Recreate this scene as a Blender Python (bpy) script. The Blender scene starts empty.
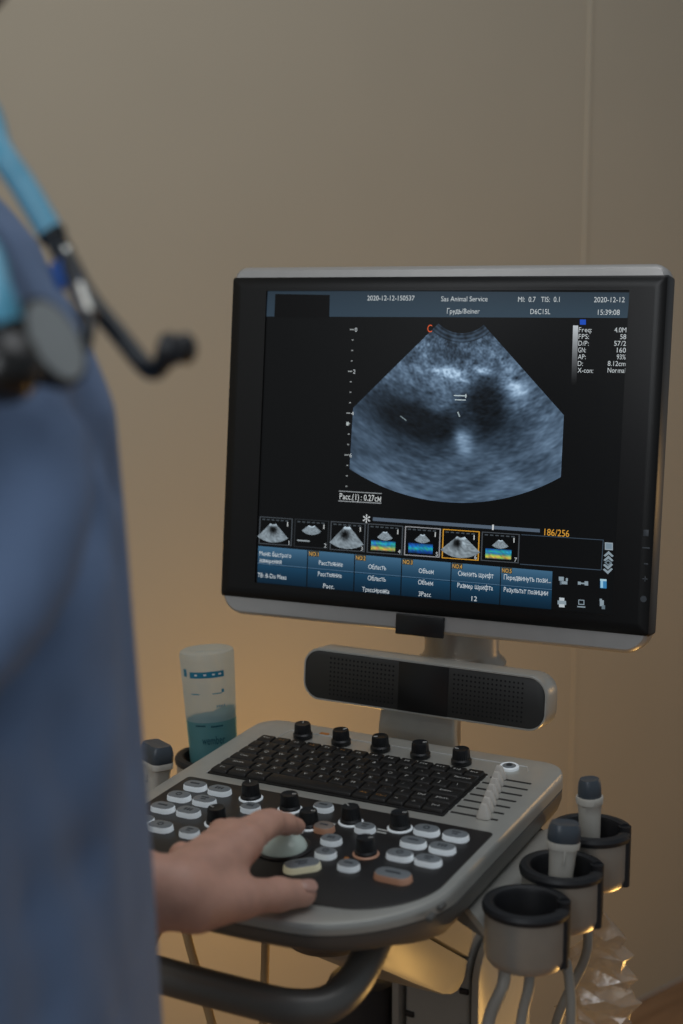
import bpy, math, random
import numpy as np
from mathutils import Matrix, Vector
random.seed(7); rng = np.random.default_rng(11)
PI = math.pi
scn = bpy.context.scene
COL = scn.collection

# ------------------------------------------------------------------ camera
FPX, PITCH, CAMZ = 1445.6, 0.1487, 1.36
cd = bpy.data.cameras.new('camera'); cam = bpy.data.objects.new('camera', cd); COL.objects.link(cam)
cam.location = (0, 0, CAMZ); cam.rotation_euler = (PI/2 - PITCH, 0, 0)
cd.sensor_fit = 'VERTICAL'; cd.sensor_height = 36; cd.sensor_width = 24
cd.lens = FPX * 36 / 1024; cd.clip_start = .05; cd.clip_end = 50
cd.dof.use_dof = True; cd.dof.focus_distance = 1.36; cd.dof.aperture_fstop = 3.6
cd.dof.aperture_blades = 9
scn.camera = cam

# measuring helper: where a sight line of the photograph meets a known plane / depth
CP, SP = math.cos(PITCH), math.sin(PITCH)
FW = Vector((0, CP, -SP)); UPV = Vector((0, SP, CP)); RT = Vector((1, 0, 0)); CAM = Vector((0, 0, CAMZ))
def ray(x, y): return RT * ((x - 341.5) / FPX) + UPV * ((512 - y) / FPX) + FW
def hit(x, y, O, n):
    d = ray(x, y); return CAM + d * ((O - CAM).dot(n) / d.dot(n))
def at_depth(x, y, dep): return CAM + ray(x, y) * dep

# machine frame (origin on the floor under the keyboard) and console plane
KY, KT = .4911, .0709
KP = Vector((.0044, 1.2983, CAMZ - .4419)); KZ = KP.z
MROOT = Matrix.Translation((KP.x, KP.y, 0)) @ Matrix.Rotation(-KY, 4, 'Z')
MCON = Matrix.Translation((0, 0, KZ)) @ Matrix.Rotation(KT, 4, 'X')       # in machine frame
MCW = MROOT @ MCON
def con(x, y, h=0):
    n = (MCW.to_3x3() @ Vector((0, 0, 1))); O = MCW @ Vector((0, 0, h))
    p = MCW.inverted() @ hit(x, y, O, n); return p.x, p.y
MY, MT = .4251, .1045
mu = Vector((math.cos(MY), -math.sin(MY), 0)); m0 = Vector((-math.sin(MY), -math.cos(MY), 0))
mv = Vector((0, 0, 1)) * math.cos(MT) - m0 * math.sin(MT); mn = mu.cross(mv)
MMW = Matrix((( mu.x, mv.x, mn.x, .089), (mu.y, mv.y, mn.y, 1.4207), (mu.z, mv.z, mn.z, CAMZ - .1462), (0, 0, 0, 1)))
MMON = MROOT.inverted() @ MMW
MMI = MMW.inverted()
def mon(x, y, h=0):
    p = MMI @ hit(x, y, MMW @ Vector((0, 0, h)), mn); return p.x, p.y

# ------------------------------------------------------------------ materials
def lin(c):
    c = [v / 255 for v in c]
    return [v / 12.92 if v <= .04045 else ((v + .055) / 1.055) ** 2.4 for v in c]
MATS = {}
def mat(name, rgb, rough=.5, metal=0, var=.06, scale=30, bump=0, bscale=200, emit=None, estr=0, **kw):
    m = bpy.data.materials.new(name); m.use_nodes = True; MATS[name] = m
    nt = m.node_tree; b = nt.nodes['Principled BSDF']; N = nt.nodes.new; L = nt.links.new
    c = lin(rgb)
    tc = N('ShaderNodeTexCoord'); nz = N('ShaderNodeTexNoise'); nz.inputs['Scale'].default_value = scale; nz.inputs['Detail'].default_value = 4
    L(tc.outputs['Object'], nz.inputs['Vector'])
    cr = N('ShaderNodeValToRGB'); cr.color_ramp.elements[0].position = .3; cr.color_ramp.elements[1].position = .7
    cr.color_ramp.elements[0].color = [max(0, v * (1 - var)) for v in c] + [1]
    cr.color_ramp.elements[1].color = [min(1, v * (1 + var)) for v in c] + [1]
    L(nz.outputs['Fac'], cr.inputs['Fac']); L(cr.outputs['Color'], b.inputs['Base Color'])
    b.inputs['Roughness'].default_value = rough; b.inputs['Metallic'].default_value = metal
    for k, v in kw.items(): b.inputs[k.replace('_', ' ')].default_value = v
    if bump:
        n2 = N('ShaderNodeTexNoise'); n2.inputs['Scale'].default_value = bscale; n2.inputs['Detail'].default_value = 3
        L(tc.outputs['Object'], n2.inputs['Vector'])
        bp = N('ShaderNodeBump'); bp.inputs['Strength'].default_value = bump; bp.inputs['Distance'].default_value = .002
        L(n2.outputs['Fac'], bp.inputs['Height']); L(bp.outputs['Normal'], b.inputs['Normal'])
    if emit:
        b.inputs['Emission Color'].default_value = lin(emit) + [1]; b.inputs['Emission Strength'].default_value = estr
    return m
silver = mat('silver_paint', (186, 185, 178), .34, .4, .03, 60, .02, 900)
silver_m = mat('monitor_silver', (168, 166, 163), .34, .3, .03, 60, .02, 900)
cup_m = mat('cup_metal', (168, 162, 152), .36, .5, .04, 60, .02, 900)
silver_d = mat('dark_silver', (108, 106, 102), .4, .3, .04)
neck_m = mat('neck_metal', (168, 160, 148), .34, .5, .03)
housing_m = mat('warm_grey_plastic', (150, 146, 138), .45, .1, .03)
black_p = mat('black_plate', (33, 30, 29), .42, 0, .06)
bezel_m = mat('black_bezel', (17, 16, 15), .32, 0, .05, Specular_IOR_Level=.3)
rubber = mat('black_rubber', (24, 25, 28), .5, 0, .1, 40, .05, 600)
knob_m = mat('knob_black', (22, 24, 27), .4, 0, .08)
key_m = mat('key_black', (25, 23, 22), .5, 0, .1, 80)
legend_m = mat('legend_white', (205, 205, 200), .6)
legend_o = mat('legend_amber', (170, 120, 60), .6)
tray_m = mat('keyboard_tray', (15, 14, 14), .5)
lit_w = mat('backlit_white', (225, 228, 230), .4, 0, .02, emit=(205, 218, 225), estr=.22)
lit_y = mat('backlit_cream', (225, 220, 195), .4, 0, .02, emit=(225, 220, 180), estr=.16)
lit_o = mat('backlit_amber', (188, 150, 128), .4, 0, .03, emit=(200, 130, 85), estr=.08)
btn_top = mat('button_top', (124, 130, 134), .35, 0, .03)
btn_top_o = mat('button_top_dim', (140, 128, 120), .35, 0, .03)
icon_m = mat('button_icon', (62, 68, 74), .5)
ball_m = mat('trackball', (190, 203, 195), .25, 0, .02, emit=(190, 210, 200), estr=.05)
slider_m = mat('slider_white', (205, 200, 192), .45, 0, .03)
port_m = mat('port_grey', (88, 87, 84), .5)
slot_m = mat('slot_dark', (38, 37, 35), .6)
chrome_w = mat('bright_rim', (210, 210, 206), .3, .4, .02)
grille_m = mat('grille_black', (42, 41, 39), .48, 0, .06)
hole_m = mat('grille_holes', (7, 7, 7), .8)
gloss_b = mat('gloss_black', (22, 21, 20), .3)
probe_m = mat('probe_white', (190, 186, 176), .45, 0, .03)
probe_d = mat('probe_head', (66, 74, 82), .35, 0, .05)
cable_g = mat('cable_grey', (150, 145, 136), .5, 0, .04)
cable_t = mat('cable_tan', (150, 122, 84), .55, 0, .05)
skin = mat('skin', (212, 163, 142), .52, 0, .10, 55, .12, 500, Subsurface_Weight=.08, Subsurface_Radius=(.01, .004, .002))
nail_m = mat('nail', (196, 152, 136), .3, 0, .03)
scrub_m = mat('scrub_blue', (104, 126, 160), .85, 0, .07, 22, .25, 900)
trouser_m = mat('trouser_blue', (96, 120, 160), .85, 0, .06, 20, .2, 900)
hair_m = mat('hair_brown', (62, 42, 28), .6, 0, .25, 90, .5, 300)
shoe_m = mat('shoe_white', (190, 190, 188), .6)
eye_w = mat('eye_white', (220, 216, 208), .2); iris_m = mat('iris', (70, 50, 34), .2)
tube_b = mat('tubing_blue', (88, 158, 186), .35, 0, .03)
steel = mat('steel', (165, 165, 160), .25, .9, .03)
steel_b = mat('black_steel', (38, 42, 46), .3, .5, .05)
clip_b = mat('clip_blue', (25, 90, 175), .35)
diaph = mat('diaphragm', (150, 155, 155), .4, .1, .03)
teal_d = mat('dark_teal_print', (4, 66, 80), .5, 0, .1)
teal_p = mat('teal_print', (12, 112, 142), .5, 0, .15)
wheel_m = mat('caster_grey', (70, 70, 72), .6)
hub_m = mat('hub_plastic', (84, 78, 72), .5)
base_m = mat('base_black', (30, 24, 22), .6)
orange_m = mat('orange_mark', (190, 120, 50), .5)

def image_mat(name):      # a lit display picture: colour per vertex, given off by the panel
    m = bpy.data.materials.new(name); m.use_nodes = True; nt = m.node_tree
    b = nt.nodes['Principled BSDF']; a = nt.nodes.new('ShaderNodeVertexColor'); a.layer_name = 'picture'
    nt.links.new(a.outputs['Color'], b.inputs['Emission Color'])
    b.inputs['Emission Strength'].default_value = .85
    b.inputs['Base Color'].default_value = (.003, .003, .003, 1); b.inputs['Roughness'].default_value = .3; b.inputs['Specular IOR Level'].default_value = .12
    return m
screen_m = image_mat('display_picture')

def mix_mat(name, rgb, transp, rough, gloss=.2, transl=.3, bump=0, bs=60):
    m = bpy.data.materials.new(name); m.use_nodes = True; nt = m.node_tree; nt.nodes.clear(); N = nt.nodes.new; L = nt.links.new
    out = N('ShaderNodeOutputMaterial'); tr = N('ShaderNodeBsdfTransparent'); df = N('ShaderNodeBsdfDiffuse'); tl = N('ShaderNodeBsdfTranslucent'); gl = N('ShaderNodeBsdfGlossy')
    c = lin(rgb) + [1]
    for s in (df, tl): s.inputs['Color'].default_value = c
    tr.inputs['Color'].default_value = [min(1, v * .5 + .5) for v in c[:3]] + [1]
    gl.inputs['Roughness'].default_value = rough
    m1 = N('ShaderNodeMixShader'); m1.inputs[0].default_value = transl; L(df.outputs[0], m1.inputs[1]); L(tl.outputs[0], m1.inputs[2])
    m2 = N('ShaderNodeMixShader'); m2.inputs[0].default_value = transp; L(m1.outputs[0], m2.inputs[1]); L(tr.outputs[0], m2.inputs[2])
    m3 = N('ShaderNodeMixShader'); m3.inputs[0].default_value = gloss; L(m2.outputs[0], m3.inputs[1]); L(gl.outputs[0], m3.inputs[2])
    tc = N('ShaderNodeTexCoord'); nz = N('ShaderNodeTexNoise'); nz.inputs['Scale'].default_value = bs; L(tc.outputs['Object'], nz.inputs['Vector'])
    bp = N('ShaderNodeBump'); bp.inputs['Strength'].default_value = bump; bp.inputs['Distance'].default_value = .004; L(nz.outputs['Fac'], bp.inputs['Height'])
    for s in (df, tl, gl): L(bp.outputs['Normal'], s.inputs['Normal'])
    L(m3.outputs[0], out.inputs['Surface']); return m
bottle_m = mix_mat('frosted_plastic', (222, 232, 232), .52, .5, .05, .5, .05)
wet_m = mix_mat('wetted_plastic', (170, 222, 224), .66, .4, .05, .5, .05)
gel_m = mix_mat('blue_gel', (24, 150, 160), .1, .4, .02, .5, .1, 90)
bag_m = mix_mat('clear_film', (215, 205, 190), .68, .2, .14, .5, .3, 60)

# ------------------------------------------------------------------ mesh builder
class MB:
    def __init__(s): s.v = []; s.f = []; s.m = []; s.mats = []
    def mi(s, m):
        if m not in s.mats: s.mats.append(m)
        return s.mats.index(m)
    def add(s, verts, faces, m, M=None):
        o = len(s.v)
        s.v += [tuple(M @ Vector(p)) if M else tuple(p) for p in verts]
        i = s.mi(m)
        for f in faces: s.f.append([o + k for k in f]); s.m.append(i)
        return s
    def loft(s, rings, m, M=None, caps=(True, True), closed=False, mats=None):
        n = len(rings[0]); v = [p for r in rings for p in r]; R = len(rings)
        o = len(s.v); s.v += [tuple(M @ Vector(p)) if M else tuple(p) for p in v]
        for j in range(R if closed else R - 1):
            j2 = (j + 1) % R; i = s.mi(mats[j] if mats else m)
            for k in range(n):
                k2 = (k + 1) % n
                s.f.append([o + j*n + k, o + j*n + k2, o + j2*n + k2, o + j2*n + k]); s.m.append(i)
        if not closed:
            if caps[0]: s.f.append([o + k for k in range(n)][::-1]); s.m.append(s.mi(mats[0] if mats else m))
            if caps[1]: s.f.append([o + (R-1)*n + k for k in range(n)]); s.m.append(s.mi(mats[-1] if mats else m))
        return s
    def lathe(s, prof, m, M=None, seg=40, mats=None, sx=1, sy=1, caps=(True, True)):
        rings = [[(max(r, 1e-5) * math.cos(2*PI*k/seg) * sx, max(r, 1e-5) * math.sin(2*PI*k/seg) * sy, z) for k in range(seg)] for r, z in prof]
        return s.loft(rings, m, M, caps, mats=mats)
    def box(s, c, d, m, bev=.002, M=None, n=3):
        x, y, z = c; hx, hy, hz = d[0]/2, d[1]/2, d[2]/2; b = min(bev, hx*.9, hy*.9, hz*.9)
        R = lambda i, zz: [(x + px, y + py, z + zz) for px, py in rrect(2*(hx-i), 2*(hy-i), max(b - i, 1e-4) + .0002, n)]
        rings = [R(b, -hz), R(b*.3, -hz + b*.3), R(0, -hz + b), R(0, hz - b), R(b*.3, hz - b*.3), R(b, hz)]
        return s.loft(rings, m, M)
    def tube(s, pts, r, m, M=None, seg=14, caps=True, flat=1):
        pts = [Vector(p) for p in pts]; rr_ = r if isinstance(r, (list, tuple)) else [r] * len(pts)
        rings = []; t = (pts[1] - pts[0]).normalized(); up = Vector((0, 0, 1)) if abs(t.z) < .9 else Vector((1, 0, 0))
        nx = t.cross(up).normalized()
        for i, p in enumerate(pts):
            a = pts[max(0, i-1)]; b = pts[min(len(pts)-1, i+1)]; t = (b - a).normalized()
            nx = (nx - t * nx.dot(t)).normalized(); ny = t.cross(nx)
            rings.append([p + (nx * math.cos(2*PI*k/seg) + ny * math.sin(2*PI*k/seg) * flat) * rr_[i] for k in range(seg)])
        return s.loft(rings, m, M, (caps, caps))
    def build(s, name, parent=None, M=None, smooth=35):
        me = bpy.data.meshes.new(name); me.from_pydata(s.v, [], s.f)
        for m in s.mats: me.materials.append(m)
        me.polygons.foreach_set('material_index', s.m)
        me.polygons.foreach_set('use_smooth', [True] * len(s.f)); me.update()
        if smooth: me.set_sharp_from_angle(angle=math.radians(smooth))
        o = bpy.data.objects.new(name, me); COL.objects.link(o)
        if parent: o.parent = parent
        if M is not None: o.matrix_basis = M
        return o
def rrect(w, h, r, n=6, cx=0, cy=0):
    r = min(r, w/2 - 1e-5, h/2 - 1e-5); out = []
    for qx, qy, a0 in ((1, 1, 0), (-1, 1, PI/2), (-1, -1, PI), (1, -1, 1.5*PI)):
        for k in range(n + 1):
            a = a0 + PI/2*k/n
            out.append((cx + qx*(w/2 - r) + r*math.cos(a), cy + qy*(h/2 - r) + r*math.sin(a)))
    return out
def spline(pts, n=10):
    P = [Vector(p) for p in pts]; P = [P[0]*2 - P[1]] + P + [P[-1]*2 - P[-2]]; out = []
    for i in range(1, len(P) - 2):
        for k in range(n):
            t = k / n; a, b, c, d = P[i-1], P[i], P[i+1], P[i+2]
            out.append(.5*((2*b) + (c - a)*t + (2*a - 5*b + 4*c - d)*t*t + (3*b - a - 3*c + d)*t**3))
    out.append(P[-2]); return out
TCACHE = {}
STROKE = {   # letters drawn as pen strokes: width, then lines
 'н': (.59, [(.1,0),(.1,.54)], [(.49,0),(.49,.54)], [(.1,.28),(.49,.28)]), 'и': (.59, [(.1,.54),(.1,0)], [(.1,.05),(.49,.49)], [(.49,0),(.49,.54)]),
 'т': (.48, [(.02,.5),(.46,.5)], [(.24,0),(.24,.54)]), 'ь': (.5, [(.1,.54),(.1,.04),(.34,.04),(.42,.1),(.42,.22),(.34,.29),(.1,.29)]),
 'ъ': (.56, [(.0,.5),(.16,.5),(.16,.04),(.4,.04),(.48,.1),(.48,.22),(.4,.29),(.16,.29)]), 'ы': (.68, [(.1,.54),(.1,.04),(.34,.04),(.42,.1),(.42,.22),(.34,.29),(.1,.29)], [(.58,0),(.58,.54)]),
 'я': (.54, [(.44,0),(.44,.5),(.2,.5),(.1,.43),(.1,.33),(.2,.26),(.44,.26)], [(.28,.26),(.08,0)]), 'б': (.56, [(.44,.72),(.2,.66),(.1,.5),(.1,.12),(.18,.04),(.38,.04),(.47,.12),(.47,.34),(.38,.42),(.18,.42),(.1,.34)]),
 'л': (.54, [(.02,.04),(.1,.06),(.16,.2),(.18,.5),(.44,.5),(.44,0)]), 'г': (.4, [(.1,0),(.1,.5),(.38,.5)]), 'з': (.46, [(.06,.46),(.14,.51),(.3,.51),(.38,.43),(.38,.35),(.3,.28),(.18,.28)], [(.3,.28),(.4,.2),(.4,.1),(.3,.04),(.14,.04),(.05,.09)]),
 'ю': (.74, [(.1,0),(.1,.54)], [(.1,.28),(.26,.28)], [(.36,.04),(.54,.04),(.64,.14),(.64,.4),(.54,.51),(.36,.51),(.26,.4),(.26,.14),(.36,.04)]), 'ш': (.8, [(.1,.54),(.1,.04),(.7,.04),(.7,.54)], [(.4,.04),(.4,.54)]),
 'ф': (.72, [(.36,-.2),(.36,.72)], [(.2,.04),(.52,.04),(.64,.14),(.64,.4),(.52,.51),(.2,.51),(.08,.4),(.08,.14),(.2,.04)]), 'в': (.5, [(.1,.04),(.1,.5),(.32,.5),(.38,.43),(.38,.35),(.32,.29),(.1,.29)], [(.32,.29),(.42,.22),(.42,.1),(.34,.04),(.1,.04)]),
 'к': (.47, [(.1,0),(.1,.54)], [(.12,.26),(.42,.54)], [(.2,.32),(.44,0)]), 'д': (.56, [(.02,-.12),(.02,.04),(.52,.04),(.52,-.12)], [(.1,.04),(.16,.2),(.18,.5),(.44,.5),(.44,.04)]),
 'п': (.56, [(.1,0),(.1,.5),(.46,.5),(.46,0)]), 'ц': (.58, [(.1,.54),(.1,.04),(.52,.04),(.52,-.12)], [(.44,.54),(.44,.04)]), 'м': (.66, [(.1,0),(.1,.52),(.33,.12),(.56,.52),(.56,0)]),
 'Г': (.5, [(.1,0),(.1,.69),(.48,.69)]), 'П': (.7, [(.1,0),(.1,.69),(.6,.69),(.6,0)]) }
LIKE = dict(zip('аеорсуМРОТС3', 'aeopcyMPOTC3'))
def glyph(ch):
    if ch in STROKE:
        v, f = [], []; t = .043
        for ln in STROKE[ch][1:]:
            for (x0, y0), (x1, y1) in zip(ln, ln[1:]):
                L = math.hypot(x1 - x0, y1 - y0); dx, dy = (x1 - x0)/L*t, (y1 - y0)/L*t; o = len(v)
                v += [(x0 - dx*.8 - dy, y0 - dy*.8 + dx), (x0 - dx*.8 + dy, y0 - dy*.8 - dx), (x1 + dx*.8 + dy, y1 + dy*.8 - dx), (x1 + dx*.8 - dy, y1 + dy*.8 + dx)]; f.append([o, o+1, o+2, o+3])
        return v, f, STROKE[ch][0]
    c = bpy.data.curves.new('lettering', 'FONT'); c.body = LIKE.get(ch, ch); c.size = 1; c.resolution_u = 5
    o = bpy.data.objects.new('lettering', c); me = bpy.data.meshes.new_from_object(o)
    v = [(p.co.x, p.co.y) for p in me.vertices]; f = [list(p.vertices) for p in me.polygons]
    bpy.data.objects.remove(o); bpy.data.curves.remove(c); bpy.data.meshes.remove(me)
    return v, f, (max(p[0] for p in v) + min(p[0] for p in v)) if v else .28
def text_geo(st):
    V, F, x = [], [], 0
    for ch in st:
        if ch not in TCACHE: TCACHE[ch] = glyph(ch)
        v, f, w = TCACHE[ch]; o = len(V); V += [(a + x, b) for a, b in v]; F += [[o + i for i in q] for q in f]; x += w
    return (V or [(0, 0)]), F
def fit_text(st, x, y, size, width=None, align='C'):
    v, f = text_geo(st); x0 = min(p[0] for p in v); x1 = max(p[0] for p in v)
    sx = (width / (x1 - x0)) if width and x1 > x0 else size
    w = (x1 - x0) * sx; ox = {'C': -w/2, 'L': 0, 'R': -w}[align]
    return [(x + ox + (p[0] - x0) * sx, y + (p[1] - .36) * size) for p in v], f
def empty(name, loc=(0, 0, 0), rz=0):
    o = bpy.data.objects.new(name, None); o.empty_display_size = .1; COL.objects.link(o)
    o.location = loc; o.rotation_euler = (0, 0, rz); return o
def tag(o, label=None, cat=None, group=None, kind=None):
    if label: o['label'] = label
    if cat: o['category'] = cat
    if group: o['group'] = group
    if kind: o['kind'] = kind
    return o

# ------------------------------------------------------------------ setting
FA = hit(590, 1024, Vector((0, 0, 0)), Vector((0, 0, 1))); FB = hit(683, 978, Vector((0, 0, 0)), Vector((0, 0, 1)))
wd = (FB - FA).normalized(); wn = Vector((wd.y, -wd.x, 0))            # along the wall / towards the room
WM = Matrix(((wd.x, -wn.x, 0, FA.x), (wd.y, -wn.y, 0, FA.y), (0, 0, 1, 0), (0, 0, 0, 1)))
wall_m = mat('painted_wall', (178, 168, 149), .85, 0, .025, 3, .04, 260)
b = MB(); b.box((-.3, .06, 1.35), (6.4, .12, 2.7), wall_m, .001)
w = b.build('wall_back', M=WM); tag(w, kind='structure')
sx_ = (WM.inverted() @ hit(587.5, 130, FA, wn)).x
b = MB(); b.box((sx_, -.0006, 1.35), (.010, .005, 2.7), wall_m, .002)
w = b.build('trim_1', M=WM); tag(w, kind='structure')

fm = bpy.data.materials.new('wood_floor'); fm.use_nodes = True; nt = fm.node_tree; N = nt.nodes.new; L = nt.links.new
bs = nt.nodes['Principled BSDF']; tc = N('ShaderNodeTexCoord'); mp = N('ShaderNodeMapping'); mp.inputs['Scale'].default_value = (1.2, 9, 1)
L(tc.outputs['Object'], mp.inputs['Vector'])
nz = N('ShaderNodeTexNoise'); nz.inputs['Scale'].default_value = 3; nz.inputs['Detail'].default_value = 8; nz.inputs['Distortion'].default_value = .8; L(mp.outputs[0], nz.inputs['Vector'])
br = N('ShaderNodeTexBrick'); br.inputs['Scale'].default_value = 1; br.inputs['Brick Width'].default_value = 1.3; br.inputs['Row Height'].default_value = .16; br.inputs['Mortar Size'].default_value = .002
br.inputs['Color1'].default_value = lin((150, 120, 92)) + [1]; br.inputs['Color2'].default_value = lin((160, 130, 100)) + [1]; br.inputs['Mortar'].default_value = lin((70, 48, 32)) + [1]
L(tc.outputs['Object'], br.inputs['Vector'])
cr = N('ShaderNodeValToRGB'); cr.color_ramp.elements[0].position = .3; cr.color_ramp.elements[1].position = .72
cr.color_ramp.elements[0].color = (.55, .5, .45, 1); cr.color_ramp.elements[1].color = (1.1, 1.08, 1.05, 1)
L(nz.outputs['Fac'], cr.inputs['Fac'])
mx = N('ShaderNodeMix'); mx.data_type = 'RGBA'; mx.blend_type = 'MULTIPLY'; mx.inputs[0].default_value = 1
L(br.outputs['Color'], mx.inputs[6]); L(cr.outputs['Color'], mx.inputs[7]); L(mx.outputs[2], bs.inputs['Base Color']); bs.inputs['Roughness'].default_value = .45
b = MB(); b.box((-.3, -2.2, -.05), (6.4, 4.4, .1), fm, .001)
w = b.build('floor', M=WM); tag(w, kind='structure')

# ------------------------------------------------------------------ the ultrasound machine
mach = empty('ultrasound_machine', (KP.x, KP.y, 0), -KY)
tag(mach, 'silver and black cart ultrasound machine with lit monitor above keyboard console', 'ultrasound machine')

# --- console shell
CA0, CA1, CB0, CB1 = -.1500, .1830, -.252, .104
def outline(inset, h, rad_f=.088, rad_r=.026, bulge=.020):
    a0, a1, b0, b1 = CA0 + inset, CA1 - inset, CB0 + inset, CB1 - inset; out = []
    rf, rr2 = max(rad_f - inset, .004), max(rad_r - inset, .004); cx = (a0 + a1)/2; hw = (a1 - a0)/2
    def arc(cx_, cy_, r, t0, t1, n):
        for k in range(n + 1):
            t = t0 + (t1 - t0)*k/n; out.append([cx_ + r*math.cos(t), cy_ + r*math.sin(t)])
    arc(a1 - rr2, b1 - rr2, rr2, 0, PI/2, 8); arc(a0 + rr2, b1 - rr2, rr2, PI/2, PI, 8)
    arc(a0 + rf, b0 + rf, rf, PI, 1.5*PI, 14)
    for k in range(1, 12): out.append([a0 + rf + (a1 - a0 - 2*rf)*k/12, b0])
    arc(a1 - rf, b0 + rf, rf, 1.5*PI, 2*PI, 14)
    res = []
    for x, y in out:
        s = min(1, max(0, (b0 + rf + .02 - y) / (rf + .02)))
        kf = float(np.interp(y, [-.27, -.21, -.13, .02, .104], [.75, .9, 1.5, 1.5, 1.2])) if h < -.0035 else 1
        res.append((x, y - bulge * s * max(0, 1 - ((x - cx)/hw)**2), h*kf))
    return res
con_b = MB()
prof = [(.09, -.046), (.045, -.044), (.022, -.040), (.010, -.034), (.004, -.0275), (.0012, -.0205), (.0004, -.0135), (.0014, -.0130), (.0014, -.0122), (0, -.0117), (0, -.0060), (.0004, -.0030), (.0016, -.0008), (.0036, 0), (.02, 0)]
con_b.loft([outline(i, h) for i, h in prof], silver, mats=[silver_d]*6 + [silver_d, slot_m, silver] + [silver]*6)
# slider slots, rear channel line, ports on the right flank
for i in range(7):
    bb = .0465 - i * .0142
    con_b.box((.1455, bb, .0001), (.044 if i else .04, .0030, .0006), slot_m, .0003)
    con_b.box((.1215 - .0, bb, .0002), (.0022, .0022, .0006), legend_m, .0003)
for q0, q1 in (((-.105, .079), (.148, .083)), ((.148, .083), (.153, .072)), ((-.105, .079), (-.108, .060))):
    con_b.tube([(q0[0], q0[1], 0), (q1[0], q1[1], 0)], .0008, chrome_w)
con_b.box((-.069, .0835, .0002), (.010, .005, .0008), orange_m, .0003)
con_b.lathe([(.006, 0), (.006, .0006), (.0001, .0006)], clip_b, Matrix.Translation((-.048, .0825, 0)), 20)
# white line round the keyboard well
for q0, q1 in (((-.1225, -.0505), (-.1225, .0515)),):
    con_b.tube([(q0[0], q0[1], .0003), (q1[0], q1[1], .0003)], .0009, chrome_w)
for bb in (-.205, -.186):
    con_b.box((CA1 - .0024, bb, -.0075), (.0056, .010, .0045), port_m, .0015)
console = con_b.build('console', mach, MCON)

# power button
b = MB(); b.lathe([(.0092, 0), (.0092, .0022), (.0082, .003), (.0068, .0026)], lit_w, seg=32); b.lathe([(.0068, .0024), (.0055, .0032), (.0001, .0034)], btn_top, seg=32)
b.lathe([(.003, .0034), (.003, .0038), (.0018, .0038), (.0018, .0034)], icon_m, seg=20)
b.build('power_button', console, Matrix.Translation((.1335, .0735, 0)))
# sliders
for i in range(7):
    bb = .0465 - i*.0142; aa = .1345 + i*.0034
    b = MB(); R = lambda w, d, z: [(x, y, z) for x, y in rrect(w, d, min(w, d)*.4, 5)]
    b.loft([R(.0130, .0098, 0), R(.0132, .0100, .002), R(.0098, .0070, .006), R(.0072, .0046, .0105), R(.0050, .0030, .0122)], slider_m)
    b.build('slider', console, Matrix.Translation((aa, bb, .0004)))
# encoders along the rear
def encoder(parent, a, bb, r=.0086, hgt=.0155, ring=None):
    b = MB()
    if ring: b.lathe([(r*1.33, 0), (r*1.33, .0022), (r*1.2, .0030), (r*1.0, .0030)], ring, seg=32)
    seg = 48; rings = []
    for rad, z, rib in ((r*1.14, .001, 0), (r*1.14, .0045, 0), (r*1.0, .006, 1), (r*.94, hgt - .0015, 1), (r*.86, hgt, 0), (r*.5, hgt - .0006, 0)):
        rings.append([(rad*(1 - .05*rib*(k % 2))*math.cos(2*PI*k/seg), rad*(1 - .05*rib*(k % 2))*math.sin(2*PI*k/seg), z) for k in range(seg)])
    b.loft(rings, knob_m)
    b.tube([(r*.3, 0, hgt - .0004), (r*.75, 0, hgt - .0002)], .0005, legend_m)
    return b.build('knob', parent, Matrix.Translation((a, bb, 0)) @ Matrix.Rotation(random.random()*6, 4, 'Z'))
for a in (-.0838, -.0405, .0028, .0455, .0882): encoder(console, a, .0660, .0086, .0152)

# --- black control panel with buttons, knobs, trackball
def pan_out(inset, h):
    a0, a1, b1, b0 = -.1325 + inset, .1745 - inset, -.0650 - inset, -.222 + inset; rf = .055 - inset; rr2 = .004; cx = (a0 + a1)/2; hw = (a1 - a0)/2; out = []
    def arc(x, y, r, t0, t1, n):
        for k in range(n + 1):
            t = t0 + (t1 - t0)*k/n; out.append([x + r*math.cos(t), y + r*math.sin(t)])
    arc(a1 - rr2, b1 - rr2, rr2, 0, PI/2, 4); arc(a0 + rr2, b1 - rr2, rr2, PI/2, PI, 4); arc(a0 + rf, b0 + rf, rf, PI, 1.5*PI, 12)
    for k in range(1, 12): out.append([a0 + rf + (a1 - a0 - 2*rf)*k/12, b0])
    arc(a1 - rf, b0 + rf, rf, 1.5*PI, 2*PI, 12)
    return [(x, y - .020*min(1, max(0, (b0 + rf + .02 - y)/(rf + .02)))*max(0, 1 - ((x - cx)/hw)**2), h) for x, y in out]
pb = MB(); pb.loft([pan_out(0, -.002), pan_out(0, .0009), pan_out(.0012, .0015)], black_p)
for a, bb, n in ((-.045, -.102, 2), (.088, -.099, 2), (.0435, -.106, 1), (.0265, -.132, 1), (-.0485, -.1585, 1), (.0015, -.1015, 1), (.067, -.0935, 1), (.0845, -.159, 1)):
    for k in range(n): pb.box((a, bb - k*.005, .0016), (.011 if n == 2 else .004, .0018 if n == 2 else .0035, .0006), legend_m if n == 2 or a < .08 else orange_m, .0003)
panel = pb.build('control_panel', mach, MCON)
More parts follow.
